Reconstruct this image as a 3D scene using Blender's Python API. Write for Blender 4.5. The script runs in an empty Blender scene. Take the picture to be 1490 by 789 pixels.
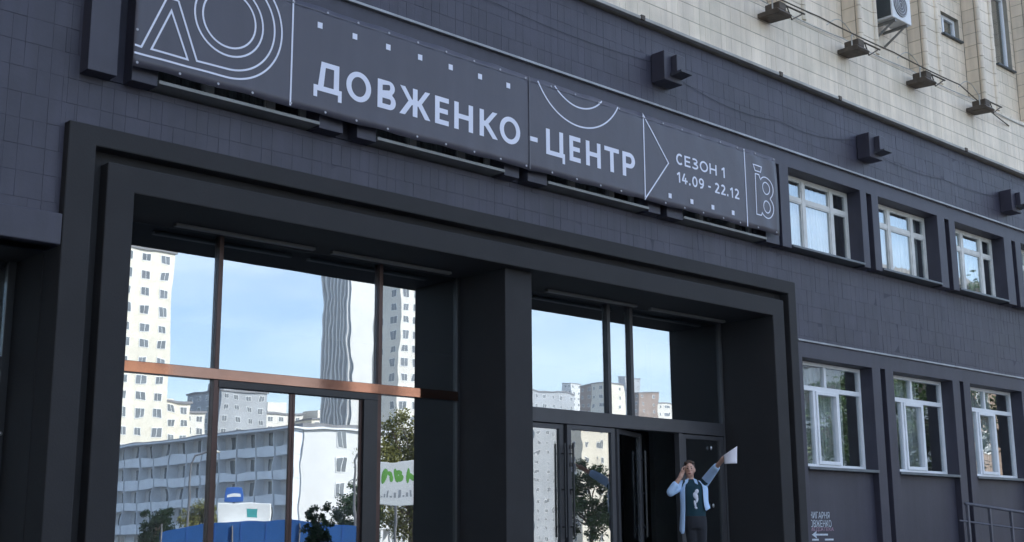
import bpy, math, random
from mathutils import Vector, Matrix, noise
rnd = random.Random(7)
S = bpy.context.scene
COL = S.collection
R = math.radians
# ------------------------------------------------------------------ camera
cam = bpy.data.cameras.new('camera'); co = bpy.data.objects.new('camera', cam); COL.objects.link(co)
cam.sensor_width = 36; cam.lens = 44.47; cam.clip_start = .1; cam.clip_end = 5000
pi_, ya, ro = R(11.981), R(43.07), R(-0.393)
fw = Vector((math.sin(ya)*math.cos(pi_), math.cos(ya)*math.cos(pi_), math.sin(pi_)))
r0 = Vector((math.cos(ya), -math.sin(ya), 0)); u0 = r0.cross(fw)
rr = r0*math.cos(ro)+u0*math.sin(ro); uu = u0*math.cos(ro)-r0*math.sin(ro)
co.matrix_world = Matrix(((rr.x, uu.x, -fw.x, 0), (rr.y, uu.y, -fw.y, -10.5), (rr.z, uu.z, -fw.z, 1.6), (0, 0, 0, 1)))
S.camera = co
# ------------------------------------------------------------------ light
SUN_EL, SUN_AZ = R(36), R(38)          # the sun stands behind the building, to its right
W = bpy.data.worlds.new('World'); S.world = W; W.use_nodes = True
nt = W.node_tree; nt.nodes.clear()
wo = nt.nodes.new('ShaderNodeOutputWorld'); bg = nt.nodes.new('ShaderNodeBackground')
sk = nt.nodes.new('ShaderNodeTexSky'); sk.sky_type = 'NISHITA'; sk.sun_disc = False
sk.sun_elevation = SUN_EL; sk.sun_rotation = SUN_AZ; sk.air_density = 1.0; sk.dust_density = .6; sk.ozone_density = 1.2
tc = nt.nodes.new('ShaderNodeTexCoord'); mp = nt.nodes.new('ShaderNodeMapping'); mp.inputs['Scale'].default_value = (1, 1, 3.2)
nz = nt.nodes.new('ShaderNodeTexNoise'); nz.inputs['Scale'].default_value = 2.6; nz.inputs['Detail'].default_value = 7; nz.inputs['Roughness'].default_value = .55
cr = nt.nodes.new('ShaderNodeValToRGB'); cr.color_ramp.elements[0].position = .46; cr.color_ramp.elements[1].position = .78
cr.color_ramp.elements[1].color = (.45, .45, .45, 1)
mx = nt.nodes.new('ShaderNodeMixRGB'); mx.inputs['Color2'].default_value = (9.4, 9.2, 9.2, 1)
L = nt.links.new
L(tc.outputs['Generated'], mp.inputs['Vector']); L(mp.outputs[0], nz.inputs['Vector']); L(nz.outputs['Fac'], cr.inputs[0])
L(cr.outputs[0], mx.inputs['Fac']); L(sk.outputs[0], mx.inputs['Color1']); L(mx.outputs[0], bg.inputs[0]); L(bg.outputs[0], wo.inputs[0])
bg.inputs[1].default_value = .12
sl = bpy.data.lights.new('sun', 'SUN'); sl.energy = 3.6; sl.angle = R(.53); sl.color = (1, .93, .83)
so = bpy.data.objects.new('sun', sl); COL.objects.link(so)
sd = Vector((math.sin(SUN_AZ)*math.cos(SUN_EL), math.cos(SUN_AZ)*math.cos(SUN_EL), math.sin(SUN_EL)))
so.rotation_euler = sd.to_track_quat('Z', 'Y').to_euler(); so.location = (40, 60, 80)
S.view_settings.view_transform = 'Standard'; S.view_settings.look = 'None'; S.view_settings.gamma = 1
S.view_settings.exposure = 1.75
S.render.resolution_x = 1024; S.render.resolution_y = 542

# ------------------------------------------------------------------ materials
MATS = {}
def nodes(name):
    m = bpy.data.materials.new(name); m.use_nodes = True; MATS[name] = m
    t = m.node_tree; b = t.nodes['Principled BSDF']; return m, t, b
def N(t, k, **kw):
    n = t.nodes.new(k)
    for a, v in kw.items():
        if hasattr(n, a): setattr(n, a, v)
        else: n.inputs[a.replace('_', ' ')].default_value = v
    return n
def mat(name, col, rough=.6, var=.15, scale=3, bump=.0, bscale=40, metal=0, island=0., streak=0., spec=.5, grime=None, grimeamt=.5):
    m, t, b = nodes(name); l = t.links.new
    b.inputs['Roughness'].default_value = rough; b.inputs['Metallic'].default_value = metal
    b.inputs['Specular IOR Level'].default_value = spec
    g = N(t, 'ShaderNodeNewGeometry'); 
    a = N(t, 'ShaderNodeTexNoise', Scale=scale, Detail=6.0, Roughness=.6); l(g.outputs['Position'], a.inputs['Vector'])
    mr = N(t, 'ShaderNodeMapRange'); mr.inputs['From Min'].default_value = .3; mr.inputs['From Max'].default_value = .7
    mr.inputs['To Min'].default_value = 1-var; mr.inputs['To Max'].default_value = 1+var; l(a.outputs['Fac'], mr.inputs['Value'])
    val = mr.outputs[0]
    if island:
        oi = N(t, 'ShaderNodeObjectInfo'); ad = N(t, 'ShaderNodeMath', operation='ADD'); l(oi.outputs['Random'], ad.inputs[0]); l(g.outputs['Random Per Island'], ad.inputs[1])
        fr = N(t, 'ShaderNodeMath', operation='FRACT'); l(ad.outputs[0], fr.inputs[0])
        m2 = N(t, 'ShaderNodeMapRange'); m2.inputs['To Min'].default_value = 1-island; m2.inputs['To Max'].default_value = 1+island; l(fr.outputs[0], m2.inputs['Value'])
        mu = N(t, 'ShaderNodeMath', operation='MULTIPLY'); l(val, mu.inputs[0]); l(m2.outputs[0], mu.inputs[1]); val = mu.outputs[0]
    if streak:
        mp = N(t, 'ShaderNodeMapping'); mp.inputs['Scale'].default_value = (5, 5, .35); l(g.outputs['Position'], mp.inputs['Vector'])
        s = N(t, 'ShaderNodeTexNoise', Scale=1.6, Detail=5.0); l(mp.outputs[0], s.inputs['Vector'])
        m3 = N(t, 'ShaderNodeMapRange'); m3.inputs['From Min'].default_value = .3; m3.inputs['From Max'].default_value = .7
        m3.inputs['To Min'].default_value = 1-streak; m3.inputs['To Max'].default_value = 1+streak*.6; l(s.outputs['Fac'], m3.inputs['Value'])
        mu = N(t, 'ShaderNodeMath', operation='MULTIPLY'); l(val, mu.inputs[0]); l(m3.outputs[0], mu.inputs[1]); val = mu.outputs[0]
    vm = N(t, 'ShaderNodeVectorMath', operation='SCALE'); vm.inputs[0].default_value = col; l(val, vm.inputs['Scale'])
    out = vm.outputs[0]
    if grime:
        gn = N(t, 'ShaderNodeTexNoise', Scale=.9, Detail=8.0, Roughness=.65); l(g.outputs['Position'], gn.inputs['Vector'])
        rp = N(t, 'ShaderNodeMapRange'); rp.inputs['From Min'].default_value = .48; rp.inputs['From Max'].default_value = .72; rp.inputs['To Max'].default_value = grimeamt; l(gn.outputs['Fac'], rp.inputs['Value'])
        mi = N(t, 'ShaderNodeMixRGB'); mi.inputs['Color2'].default_value = (*grime, 1); l(rp.outputs[0], mi.inputs['Fac']); l(out, mi.inputs['Color1']); out = mi.outputs[0]
    l(out, b.inputs['Base Color'])
    if bump:
        bn = N(t, 'ShaderNodeTexNoise', Scale=bscale, Detail=4.0); l(g.outputs['Position'], bn.inputs['Vector'])
        bp = N(t, 'ShaderNodeBump', Strength=1.0, Distance=bump); l(bn.outputs['Fac'], bp.inputs['Height']); l(bp.outputs[0], b.inputs['Normal'])
    return m
def glass(name, base=.32, tint=(.93, .97, 1), wav=.0007, wsc=1.6, trans=(.75, .8, .8), fres=1.0, rough=0.0):
    m, t, b = nodes(name); t.nodes.remove(b); l = t.links.new; o = t.nodes['Material Output']
    g = N(t, 'ShaderNodeNewGeometry')
    n1 = N(t, 'ShaderNodeTexNoise', Scale=wsc, Detail=2.0, Roughness=.45); l(g.outputs['Position'], n1.inputs['Vector'])
    bp = N(t, 'ShaderNodeBump', Strength=1.0, Distance=wav); l(n1.outputs['Fac'], bp.inputs['Height'])
    gl = N(t, 'ShaderNodeBsdfGlossy', Roughness=rough); gl.inputs['Color'].default_value = (*tint, 1); l(bp.outputs[0], gl.inputs['Normal'])
    tr = N(t, 'ShaderNodeBsdfTransparent'); tr.inputs['Color'].default_value = (*trans, 1)
    dt = N(t, 'ShaderNodeVectorMath', operation='DOT_PRODUCT'); l(g.outputs['Incoming'], dt.inputs[0]); l(g.outputs['Normal'], dt.inputs[1])
    ab = N(t, 'ShaderNodeMath', operation='ABSOLUTE'); l(dt.outputs['Value'], ab.inputs[0])
    om = N(t, 'ShaderNodeMath', operation='SUBTRACT', use_clamp=True); om.inputs[0].default_value = 1; l(ab.outputs[0], om.inputs[1])
    pw = N(t, 'ShaderNodeMath', operation='POWER'); pw.inputs[1].default_value = 5; l(om.outputs[0], pw.inputs[0])
    f = N(t, 'ShaderNodeMath', operation='MULTIPLY_ADD'); f.inputs[1].default_value = .96; f.inputs[2].default_value = .04; l(pw.outputs[0], f.inputs[0])   # same from both sides of the pane
    ma = N(t, 'ShaderNodeMath', operation='MULTIPLY_ADD', use_clamp=True); ma.inputs[1].default_value = fres; ma.inputs[2].default_value = base
    l(f.outputs[0], ma.inputs[0]); mx = N(t, 'ShaderNodeMixShader'); l(ma.outputs[0], mx.inputs[0]); l(tr.outputs[0], mx.inputs[1]); l(gl.outputs[0], mx.inputs[2]); l(mx.outputs[0], o.inputs[0])
    return m
mat('dark_tile', (.041, .039, .061), .5, .22, 1.2, .0012, 30, island=.06, streak=.15, grime=(.062, .059, .074), grimeamt=.45)
mat('dark_joint', (.039, .037, .056), .7, .2, 3)
mat('dark_paint', (.040, .038, .058), .5, .14, 1.7, .0012, 26, streak=.14, grime=(.058, .056, .07), grimeamt=.4)
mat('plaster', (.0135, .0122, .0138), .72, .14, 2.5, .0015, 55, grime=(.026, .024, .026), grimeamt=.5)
mat('beige_tile', (.77, .66, .525), .55, .10, 1.1, .001, 35, island=.05, streak=.14, grime=(.52, .47, .35), grimeamt=.5)
mat('beige_joint', (.30, .275, .225), .9, .2, 5)
mat('flashing', (.34, .35, .37), .5, .3, 3, .001, 20, metal=.2, grime=(.18, .17, .16), grimeamt=.6)
mat('cap_stone', (.40, .385, .36), .7, .2, 3, .002, 20, grime=(.2, .19, .17), grimeamt=.6)
mat('sill_metal', (.24, .24, .235), .5, .2, 3)
mat('dark_sill', (.12, .135, .15), .5, .2, 3)
mat('banner_fabric', (.066, .062, .082), .36, .07, 1.2, .010, 2.6, streak=.07)
mat('print_white', (.74, .75, .86), .5, .03, 3)
mat('seam', (.12, .12, .14), .5, .1, 3)
mat('eyelet', (.38, .38, .42), .4, .1, 3)
mat('copper', (.27, .145, .11), .05, .15, 2.5, .0004, 3, metal=1)
mat('brown_frame', (.075, .047, .043), .35, .2, 3, metal=.6)
mat('black_frame', (.018, .018, .021), .42, .15, 3)
mat('grey_frame', (.055, .054, .06), .45, .12, 3)
mat('pvc', (.80, .81, .84), .35, .05, 4, grime=(.5, .5, .48), grimeamt=.25)
mat('old_white', (.70, .69, .66), .55, .12, 5, .001, 40, grime=(.35, .34, .3), grimeamt=.5)
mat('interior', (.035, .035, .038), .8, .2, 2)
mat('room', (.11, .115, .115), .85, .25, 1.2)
mat('net_curtain', (.62, .63, .62), .9, .15, 3)
mat('curtain', (.66, .63, .52), .9, .12, 4)
mat('tube_light', (.16, .16, .155), .5, .15, 3)
mat('steel', (.5, .5, .52), .3, .1, 5, metal=.9)
mat('rusty', (.085, .066, .05), .7, .35, 9)
mat('cable_grey', (.42, .41, .38), .6, .2, 5)
mat('dark_metal', (.045, .047, .058), .55, .2, 5)
mat('rail_paint', (.10, .10, .125), .5, .2, 6)
mat('stencil', (.55, .60, .66), .7, .25, 25)
mat('stencil_red', (.45, .28, .36), .7, .25, 25)
mat('ac_white', (.72, .73, .74), .4, .05, 4, grime=(.45, .43, .38), grimeamt=.35)
mat('ac_dark', (.06, .07, .075), .5, .2, 5)
mat('ac_grille', (.16, .16, .17), .5, .2, 9)
mat('asphalt', (.05, .05, .052), .9, .25, .8, .003, 60)
mat('paving', (.10, .098, .094), .85, .15, .7, .002, 40)
mat('kerb', (.34, .335, .32), .85, .15, 1.5)
mat('granite', (.05, .048, .047), .6, .2, 6)
mat('line_paint', (.75, .75, .73), .7, .1, 4)
mat('white_wall', (.64, .64, .63), .8, .06, .25, grime=(.6, .59, .56), grimeamt=.25)
mat('white_panel', (.76, .79, .82), .7, .1, .5)
mat('cream_wall', (.72, .67, .56), .8, .10, .12, grime=(.5, .45, .36), grimeamt=.4)
mat('pale_wall', (.70, .67, .60), .8, .10, .1, grime=(.52, .5, .46), grimeamt=.4)
mat('grey_wall', (.36, .38, .40), .8, .15, .12)
mat('brown_wall', (.26, .19, .15), .8, .15, .2)
mat('tower_stripe', (.24, .28, .32), .5, .15, .2)
mat('roof_felt', (.20, .20, .21), .8, .15, .5)
mat('far_glass', (.15, .165, .18), .15, .3, .3)
mat('tent_blue', (.03, .12, .36), .5, .12, .7)
mat('sign_blue', (.04, .13, .42), .5, .05, .7)
mat('sign_white', (.80, .81, .80), .5, .04, 1)
mat('sign_green', (.16, .42, .08), .5, .15, 3)
mat('sign_teal', (.06, .33, .33), .5, .05, 1)
mat('pole', (.2, .2, .21), .5, .1, 3, metal=.5)
mat('bark', (.10, .075, .055), .9, .3, 5, .01, 12)
mat('tyre', (.02, .02, .02), .8, .1, 5)
mat('yellow', (.55, .42, .08), .5, .1, 3)
def leafmat(name, col):
    m, t, b = nodes(name); l = t.links.new
    g = N(t, 'ShaderNodeNewGeometry'); mr = N(t, 'ShaderNodeMapRange'); mr.inputs['To Min'].default_value = .55; mr.inputs['To Max'].default_value = 1.5
    l(g.outputs['Random Per Island'], mr.inputs['Value']); v = N(t, 'ShaderNodeVectorMath', operation='SCALE'); v.inputs[0].default_value = col
    l(mr.outputs[0], v.inputs['Scale']); l(v.outputs[0], b.inputs['Base Color']); b.inputs['Roughness'].default_value = .6
    tl = N(t, 'ShaderNodeBsdfTranslucent'); l(v.outputs[0], tl.inputs[0]); mx = N(t, 'ShaderNodeMixShader'); mx.inputs[0].default_value = .3
    l(b.outputs[0], mx.inputs[1]); l(tl.outputs[0], mx.inputs[2]); l(mx.outputs[0], t.nodes['Material Output'].inputs[0])
leafmat('leaf_olive', (.15, .15, .04)); leafmat('leaf_green', (.05, .10, .025)); leafmat('leaf_dark', (.03, .06, .022))
mat('skin', (.62, .36, .27), .5, .08, 12)
mat('hair', (.06, .034, .022), .6, .25, 60)
mat('shirt_blue', (.50, .68, .95), .8, .05, 9, .002, 18)
mat('tee_teal', (.008, .042, .062), .85, .1, 9, .002, 16)
mat('jeans', (.020, .021, .028), .9, .2, 20)
mat('shoe', (.03, .03, .03), .6, .1, 5)
mat('paper', (.80, .76, .82), .8, .03, 5)
mat('phone', (.02, .02, .022), .2, .1, 3)
mat('mouth', (.28, .09, .08), .5, .05, 3)
glass('facade_glass', .40, (.86, .93, 1.0), .00085, 1.5, (.55, .6, .62))
glass('door_glass', .30, (.9, .95, 1), .0009, 2.0, (.6, .63, .63))
glass('window_glass', .20, (.93, .97, 1), .0009, 2.0, (.93, .95, .95))

# ------------------------------------------------------------------ mesh helpers
class MB:
    def __init__(s): s.v = []; s.f = []; s.m = []
    def quad(s, *p, m=0):
        i = len(s.v); s.v += [tuple(q) for q in p]; s.f.append(tuple(range(i, i+len(p)))); s.m.append(m); return s
    def box(s, x0, x1, y0, y1, z0, z1, m=0):
        i = len(s.v)
        s.v += [(x0, y0, z0), (x1, y0, z0), (x1, y1, z0), (x0, y1, z0), (x0, y0, z1), (x1, y0, z1), (x1, y1, z1), (x0, y1, z1)]
        s.f += [tuple(i+k for k in q) for q in ((0, 3, 2, 1), (4, 5, 6, 7), (0, 1, 5, 4), (1, 2, 6, 5), (2, 3, 7, 6), (3, 0, 4, 7))]; s.m += [m]*6; return s
    def prism(s, pts, axis, a, b, m=0):
        """polygon pts (2d) extruded along axis from a to b"""
        def P(q, c): return {'x': (c, q[0], q[1]), 'y': (q[0], c, q[1]), 'z': (q[0], q[1], c)}[axis]
        i = len(s.v); n = len(pts); s.v += [P(q, a) for q in pts]+[P(q, b) for q in pts]
        s.f += [tuple(range(i, i+n)), tuple(range(i+2*n-1, i+n-1, -1))]+[(i+k, i+n+k, i+n+(k+1) % n, i+(k+1) % n) for k in range(n)]
        s.m += [m]*(n+2); return s
    def tube(s, pts, r, n=8, m=0, cap=True):
        pts = [Vector(p) for p in pts]; i = len(s.v)
        rs = r if isinstance(r, (list, tuple)) else [r]*len(pts)
        ref = None
        for k, p in enumerate(pts):
            d = (pts[min(k+1, len(pts)-1)]-pts[max(k-1, 0)]).normalized()
            if ref is None: ref = Vector((0, 0, 1)) if abs(d.z) < .9 else Vector((1, 0, 0))
            a = d.cross(ref).normalized(); b = d.cross(a).normalized(); ref = -b if False else b.cross(d) if False else ref
            for q in range(n):
                t = 2*math.pi*q/n; s.v.append(tuple(p+(a*math.cos(t)+b*math.sin(t))*rs[k]))
        for k in range(len(pts)-1):
            for q in range(n):
                s.f.append((i+k*n+q, i+k*n+(q+1) % n, i+(k+1)*n+(q+1) % n, i+(k+1)*n+q)); s.m.append(m)
        if cap:
            s.f.append(tuple(i+q for q in range(n-1, -1, -1))); s.f.append(tuple(i+(len(pts)-1)*n+q for q in range(n))); s.m += [m, m]
        return s
    def ell(s, c, rx, ry, rz, nu=14, nv=9, rot=None, m=0):
        i = len(s.v); c = Vector(c)
        for a in range(nv+1):
            t = math.pi*a/nv
            for b in range(nu):
                p = 2*math.pi*b/nu; q = Vector((rx*math.sin(t)*math.cos(p), ry*math.sin(t)*math.sin(p), rz*math.cos(t)))
                if rot: q = rot @ q
                s.v.append(tuple(c+q))
        for a in range(nv):
            for b in range(nu):
                s.f.append((i+a*nu+b, i+(a+1)*nu+b, i+(a+1)*nu+(b+1) % nu, i+a*nu+(b+1) % nu)); s.m.append(m)
        return s
    def cap(s, p0, p1, r0, r1, n=12, m=0):
        p0 = Vector(p0); p1 = Vector(p1); d = (p1-p0); ln = d.length; d.normalize()
        pts = []; rs = []
        for k in range(4): t = R(90*k/4+4); pts.append(p0-d*r0*math.cos(t)); rs.append(max(r0*math.sin(t), .0008))
        pts += [p0, p1]; rs += [r0, r1]
        for k in range(3, -1, -1): t = R(90*k/4+4); pts.append(p1+d*r1*math.cos(t)); rs.append(max(r1*math.sin(t), .0008))
        return s.tube(pts, rs, n, m)
    def loft(s, rings, n=20, m=0):
        i = len(s.v)
        for (c, rx, ry) in rings:
            for q in range(n):
                t = 2*math.pi*q/n; s.v.append((c[0]+rx*math.cos(t), c[1]+ry*math.sin(t), c[2]))
        for k in range(len(rings)-1):
            for q in range(n): s.f.append((i+k*n+q, i+k*n+(q+1) % n, i+(k+1)*n+(q+1) % n, i+(k+1)*n+q)); s.m.append(m)
        s.f.append(tuple(i+q for q in range(n-1, -1, -1))); s.f.append(tuple(i+(len(rings)-1)*n+q for q in range(n))); s.m += [m, m]
        return s
    def mesh(s, name, *mats):
        me = bpy.data.meshes.new(name); me.from_pydata(s.v, [], s.f)
        for q in mats: me.materials.append(MATS[q])
        if len(mats) > 1: me.polygons.foreach_set('material_index', s.m)
        me.update(); return me
def link(name, me, parent=None, loc=None, rz=0, kind=None):
    o = bpy.data.objects.new(name, me); COL.objects.link(o)
    if parent: o.parent = parent
    if loc: o.location = loc
    if rz: o.rotation_euler = (0, 0, rz)
    if kind: o['kind'] = kind
    return o
def part(name, mb, mats, parent=None, bevel=0, smooth=False, loc=None, rz=0, kind=None, weld=False):
    if isinstance(mats, str): mats = (mats,)
    o = link(name, mb.mesh(name, *mats), parent, loc, rz, kind)
    if weld:
        wd = o.modifiers.new('weld', 'WELD'); wd.merge_threshold = .0005
    if bevel:
        b = o.modifiers.new('bevel', 'BEVEL'); b.width = bevel; b.segments = 2; b.limit_method = 'ANGLE'
    if smooth:
        o.data.polygons.foreach_set('use_smooth', [True]*len(o.data.polygons))
    return o
def thing(name, label, cat, loc=(0, 0, 0), rz=0, group=None):
    o = link(name, None, None, loc, rz); o.empty_display_size = .2
    return tag(o, label, cat, group)
def tag(o, label, cat, group=None):
    o['label'] = label; o['category'] = cat
    if group: o['group'] = group
    return o
def holes(mb, x0, x1, z0, z1, hs, yf, yb, m=0, sides=True):
    """wall sheet (front yf, back yb) with rectangular holes and their reveals"""
    xs = sorted({x0, x1, *[min(max(h[k], x0), x1) for h in hs for k in (0, 1)]}); zs = sorted({z0, z1, *[min(max(h[k], z0), z1) for h in hs for k in (2, 3)]})
    sol = [[not any(h[0]-1e-6 <= (xs[i]+xs[i+1])/2 <= h[1]+1e-6 and h[2]-1e-6 <= (zs[j]+zs[j+1])/2 <= h[3]+1e-6 for h in hs) for j in range(len(zs)-1)] for i in range(len(xs)-1)]
    g = lambda i, j: 0 <= i < len(xs)-1 and 0 <= j < len(zs)-1 and sol[i][j]
    for i in range(len(xs)-1):
        for j in range(len(zs)-1):
            if not sol[i][j]: continue
            a, b, c, d = xs[i], xs[i+1], zs[j], zs[j+1]
            mb.quad((a, yf, c), (b, yf, c), (b, yf, d), (a, yf, d), m=m); mb.quad((b, yb, c), (a, yb, c), (a, yb, d), (b, yb, d), m=m)
            if not g(i-1, j): mb.quad((a, yb, c), (a, yf, c), (a, yf, d), (a, yb, d), m=m)
            if not g(i+1, j): mb.quad((b, yf, c), (b, yb, c), (b, yb, d), (b, yf, d), m=m)
            if not g(i, j-1): mb.quad((a, yb, c), (b, yb, c), (b, yf, c), (a, yf, c), m=m)
            if not g(i, j+1): mb.quad((a, yf, d), (b, yf, d), (b, yb, d), (a, yb, d), m=m)
    return mb
EYE = Vector((0, -10.5, 1.6))
def tiles(parent, regions, y, th, w, h, jx, jz, material, ox=0, oz=0, limit=300, view=(3.9, 23.5), wide=.25, uneven=.0012):
    """wall tiles on plane y, standing th proud; the nearest ones one by one, the rest joined"""
    full = []; rest = MB()
    for (x0, x1, z0, z1) in regions:
        j0 = math.floor((z0-oz)/h); j1 = math.ceil((z1-oz)/h)
        for j in range(j0, j1):
            i = math.floor((x0-ox)/w); i1 = math.ceil((x1-ox)/w)
            while i < i1:
                n = 2 if rnd.random() < wide else 1
                a, b, c, d = ox+i*w+jx/2, ox+(i+n)*w-jx/2, oz+j*h+jz/2, oz+(j+1)*h-jz/2
                i += n
                A, B, Cc, Dd = max(a, x0), min(b, x1), max(c, z0), min(d, z1)
                if B-A < .012 or Dd-Cc < .012: continue
                whole = B-A > b-a-1e-4 and Dd-Cc > d-c-1e-4
                full.append((whole and view[0] < a < view[1], n, A, B, Cc, Dd))
    cand = sorted([f for f in full if f[0]], key=lambda f: (Vector((f[2], y, f[4]))-EYE).length)[:limit]
    ids = {id(f) for f in cand}
    sh = {}
    for n in (1, 2):
        W_, H_ = w*n-jx, h-jz; e = .0012
        mb = MB(); mb.v = [(-W_/2, 0, -H_/2), (W_/2, 0, -H_/2), (W_/2, 0, H_/2), (-W_/2, 0, H_/2), (-W_/2+e, -th, -H_/2+e), (W_/2-e, -th, -H_/2+e), (W_/2-e, -th, H_/2-e), (-W_/2+e, -th, H_/2-e)]
        mb.f = [(4, 5, 6, 7), (0, 1, 5, 4), (1, 2, 6, 5), (2, 3, 7, 6), (3, 0, 4, 7)]; mb.m = [0]*5
        sh[n] = mb.mesh('tile', material)
    for f in full:
        dy = rnd.uniform(-uneven, uneven)
        if id(f) in ids:
            o = link('tile', sh[f[1]], parent, ((f[2]+f[3])/2, y+dy, (f[4]+f[5])/2)); o.rotation_euler = (rnd.gauss(0, .0025), 0, rnd.gauss(0, .004))
        else:
            e = .0012; A, B, Cc, Dd = f[2:]; i = len(rest.v); yy = y-th+dy; t1 = rnd.gauss(0, .0006); t2 = rnd.gauss(0, .0006)
            rest.v += [(A, y, Cc), (B, y, Cc), (B, y, Dd), (A, y, Dd), (A+e, yy-t1-t2, Cc+e), (B-e, yy+t1-t2, Cc+e), (B-e, yy+t1+t2, Dd-e), (A+e, yy-t1+t2, Dd-e)]
            rest.f += [tuple(i+k for k in q) for q in ((4, 5, 6, 7), (0, 1, 5, 4), (1, 2, 6, 5), (2, 3, 7, 6), (3, 0, 4, 7))]; rest.m += [0]*5
    if rest.f: part('tile_field', rest, material, parent, kind='stuff')

# ------------------------------------------------------------------ ground
g = part('ground', MB().quad((-2500, -2500, -.02), (2500, -2500, -.02), (2500, 2500, -.02), (-2500, 2500, -.02)), 'paving'); g['kind'] = 'structure'
rd = part('road', MB().quad((-300, -34, -.012), (400, -34, -.012), (400, -20, -.012), (-300, -20, -.012)), 'asphalt'); rd['kind'] = 'structure'
lm = MB()
for k in range(-20, 60): lm.quad((k*6, -27.08, -.006), (k*6+3, -27.08, -.006), (k*6+3, -26.92, -.006), (k*6, -26.92, -.006))
part('lane_marking', lm, 'line_paint', rd)
pv = part('pavement', MB().box(-300, 400, -19.8, 0, -.2, .1), 'paving'); pv['kind'] = 'structure'
part('kerb', MB().box(-300, 400, -20, -19.802, -.2, .115), 'kerb', pv)
st = MB()
for k in range(6): st.box(-2, 17, -1.6-.32*(5-k), -1.25, .1+.1333*k, .1+.1333*(k+1)-(.0 if k == 5 else .0005))
stp = part('steps', st, 'granite', bevel=.008); stp['kind'] = 'structure'
pf = part('porch_floor', MB().box(-2, 17, -1.248, .88, .1, .9), 'granite'); pf['kind'] = 'structure'
rp = MB().prism([(17.002, .1), (26, .1), (26, .35), (17.002, .9)], 'y', -1.7, -.2); ra = part('ramp', rp, 'granite'); ra['kind'] = 'structure'

# ------------------------------------------------------------------ the building
B = thing('office_building', 'dark painted entrance storeys with beige tiled upper floors and deep glazed portal', 'building')
XL, XR = -8, 30
GY = .92
SL = [(4.81, 4.95), (7.31, 7.49), (9.83, 9.97), (12.37, 12.50), (15.01, 15.09), (17.45, 17.60), (19.93, 20.08), (22.40, 22.55), (24.88, 25.03)]
UW = [(5.21, 7.01), (7.74, 9.59), (10.29, 12.13), (12.83, 14.68), (15.32, 17.27), (17.80, 19.68), (20.29, 22.10), (22.78, 24.60)]
LW = [(15.56, 17.43), (18.05, 19.94), (20.54, 22.46), (23.03, 24.95)]
LS = [(17.67, 17.81), (20.18, 20.31), (22.70, 22.83), (25.2, 25.33)]
# main tiled wall
mw = MB(); holes(mw, XL, XR, 0, 8.41, [(.8, 4.43, 0, 4.12), (4.43, 15.45, 0, 5.26), (15.45, XR, 0, 4.40), (4.53, XR, 5.74, 7.21)], .05, .30)
wall = part('wall', mw, 'dark_joint', B)
tiles(wall, [(XL+5, .8, 0, 8.38), (.8, 4.43, 4.40, 8.38), (4.43, 4.53, 5.262, 8.38), (4.53, 15.45, 5.262, 5.74), (15.45, 27.5, 4.44, 5.74), (4.53, 27.5, 7.255, 8.38)], .05, .0020, .121, .234, .0020, .0034, 'dark_tile', ox=.03, oz=.06)
# lintel of the side entrance
part('side_lintel', MB().box(.6, 4.425, -.05, .30, 4.12, 4.40), 'dark_paint', B, bevel=.01)
# lower window storey: pilasters
lb = MB(); holes(lb, 15.45, XR, 0, 4.40, [(a, b, 0, 4.17) for a, b in LW]+[(a, b, 0, 4.18) for a, b in LS], -.03, .30)
part('lower_pilaster_wall', lb, 'dark_paint', B, bevel=.006, weld=True)
for a, b in LS: part('groove_back', MB().box(a-.02, b+.02, .1, .14, 0, 4.2), 'dark_joint', B)
part('lower_ledge', MB().box(15.455, XR, -.055, .046, 4.402, 4.43), 'flashing', B, bevel=.004)
# upper window storey: projecting comb of pilasters with lintel
ub = MB(); holes(ub, 4.53, XR, 5.74, 7.21, [(a, b, 5.0, 6.98) for a, b in UW]+[(a, b, 5.0, 6.97) for a, b in SL], -.12, .30)
part('upper_pilaster_wall', ub, 'dark_paint', B, bevel=.006, weld=True)
for a, b in SL: part('groove_back', MB().box(a-.02, b+.02, .05, .1, 5.75, 7.0), 'dark_joint', B)
part('upper_ledge', MB().box(4.5, XR, -.165, .045, 7.212, 7.242), 'flashing', B, bevel=.004)
# ---- portal
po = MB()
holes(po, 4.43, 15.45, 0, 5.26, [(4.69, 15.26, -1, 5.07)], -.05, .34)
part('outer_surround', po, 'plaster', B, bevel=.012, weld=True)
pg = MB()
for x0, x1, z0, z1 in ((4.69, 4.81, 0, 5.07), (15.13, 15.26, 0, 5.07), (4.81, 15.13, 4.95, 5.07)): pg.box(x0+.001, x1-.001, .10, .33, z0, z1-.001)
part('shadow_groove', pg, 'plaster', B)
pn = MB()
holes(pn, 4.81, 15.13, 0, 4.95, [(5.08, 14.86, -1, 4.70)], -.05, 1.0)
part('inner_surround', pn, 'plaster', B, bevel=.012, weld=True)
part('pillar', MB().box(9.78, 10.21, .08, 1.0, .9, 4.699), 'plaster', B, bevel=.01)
for a, b in ((5.88, 7.54), (7.76, 9.46), (11.05, 12.75), (13.04, 14.68)):
    part('soffit_light', MB().box(a, b, .655, .725, 4.665, 4.6985), 'tube_light', B, bevel=.008)
# side entrance reveals
se = MB().box(4.422, 4.429, .301, 1.0, 0, 4.119).box(.72, .8, .05, 1.0, 0, 4.119).box(.8, 4.42, .302, 1.0, 4.121, 4.3)
part('side_reveal', se, 'plaster', B)
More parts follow.
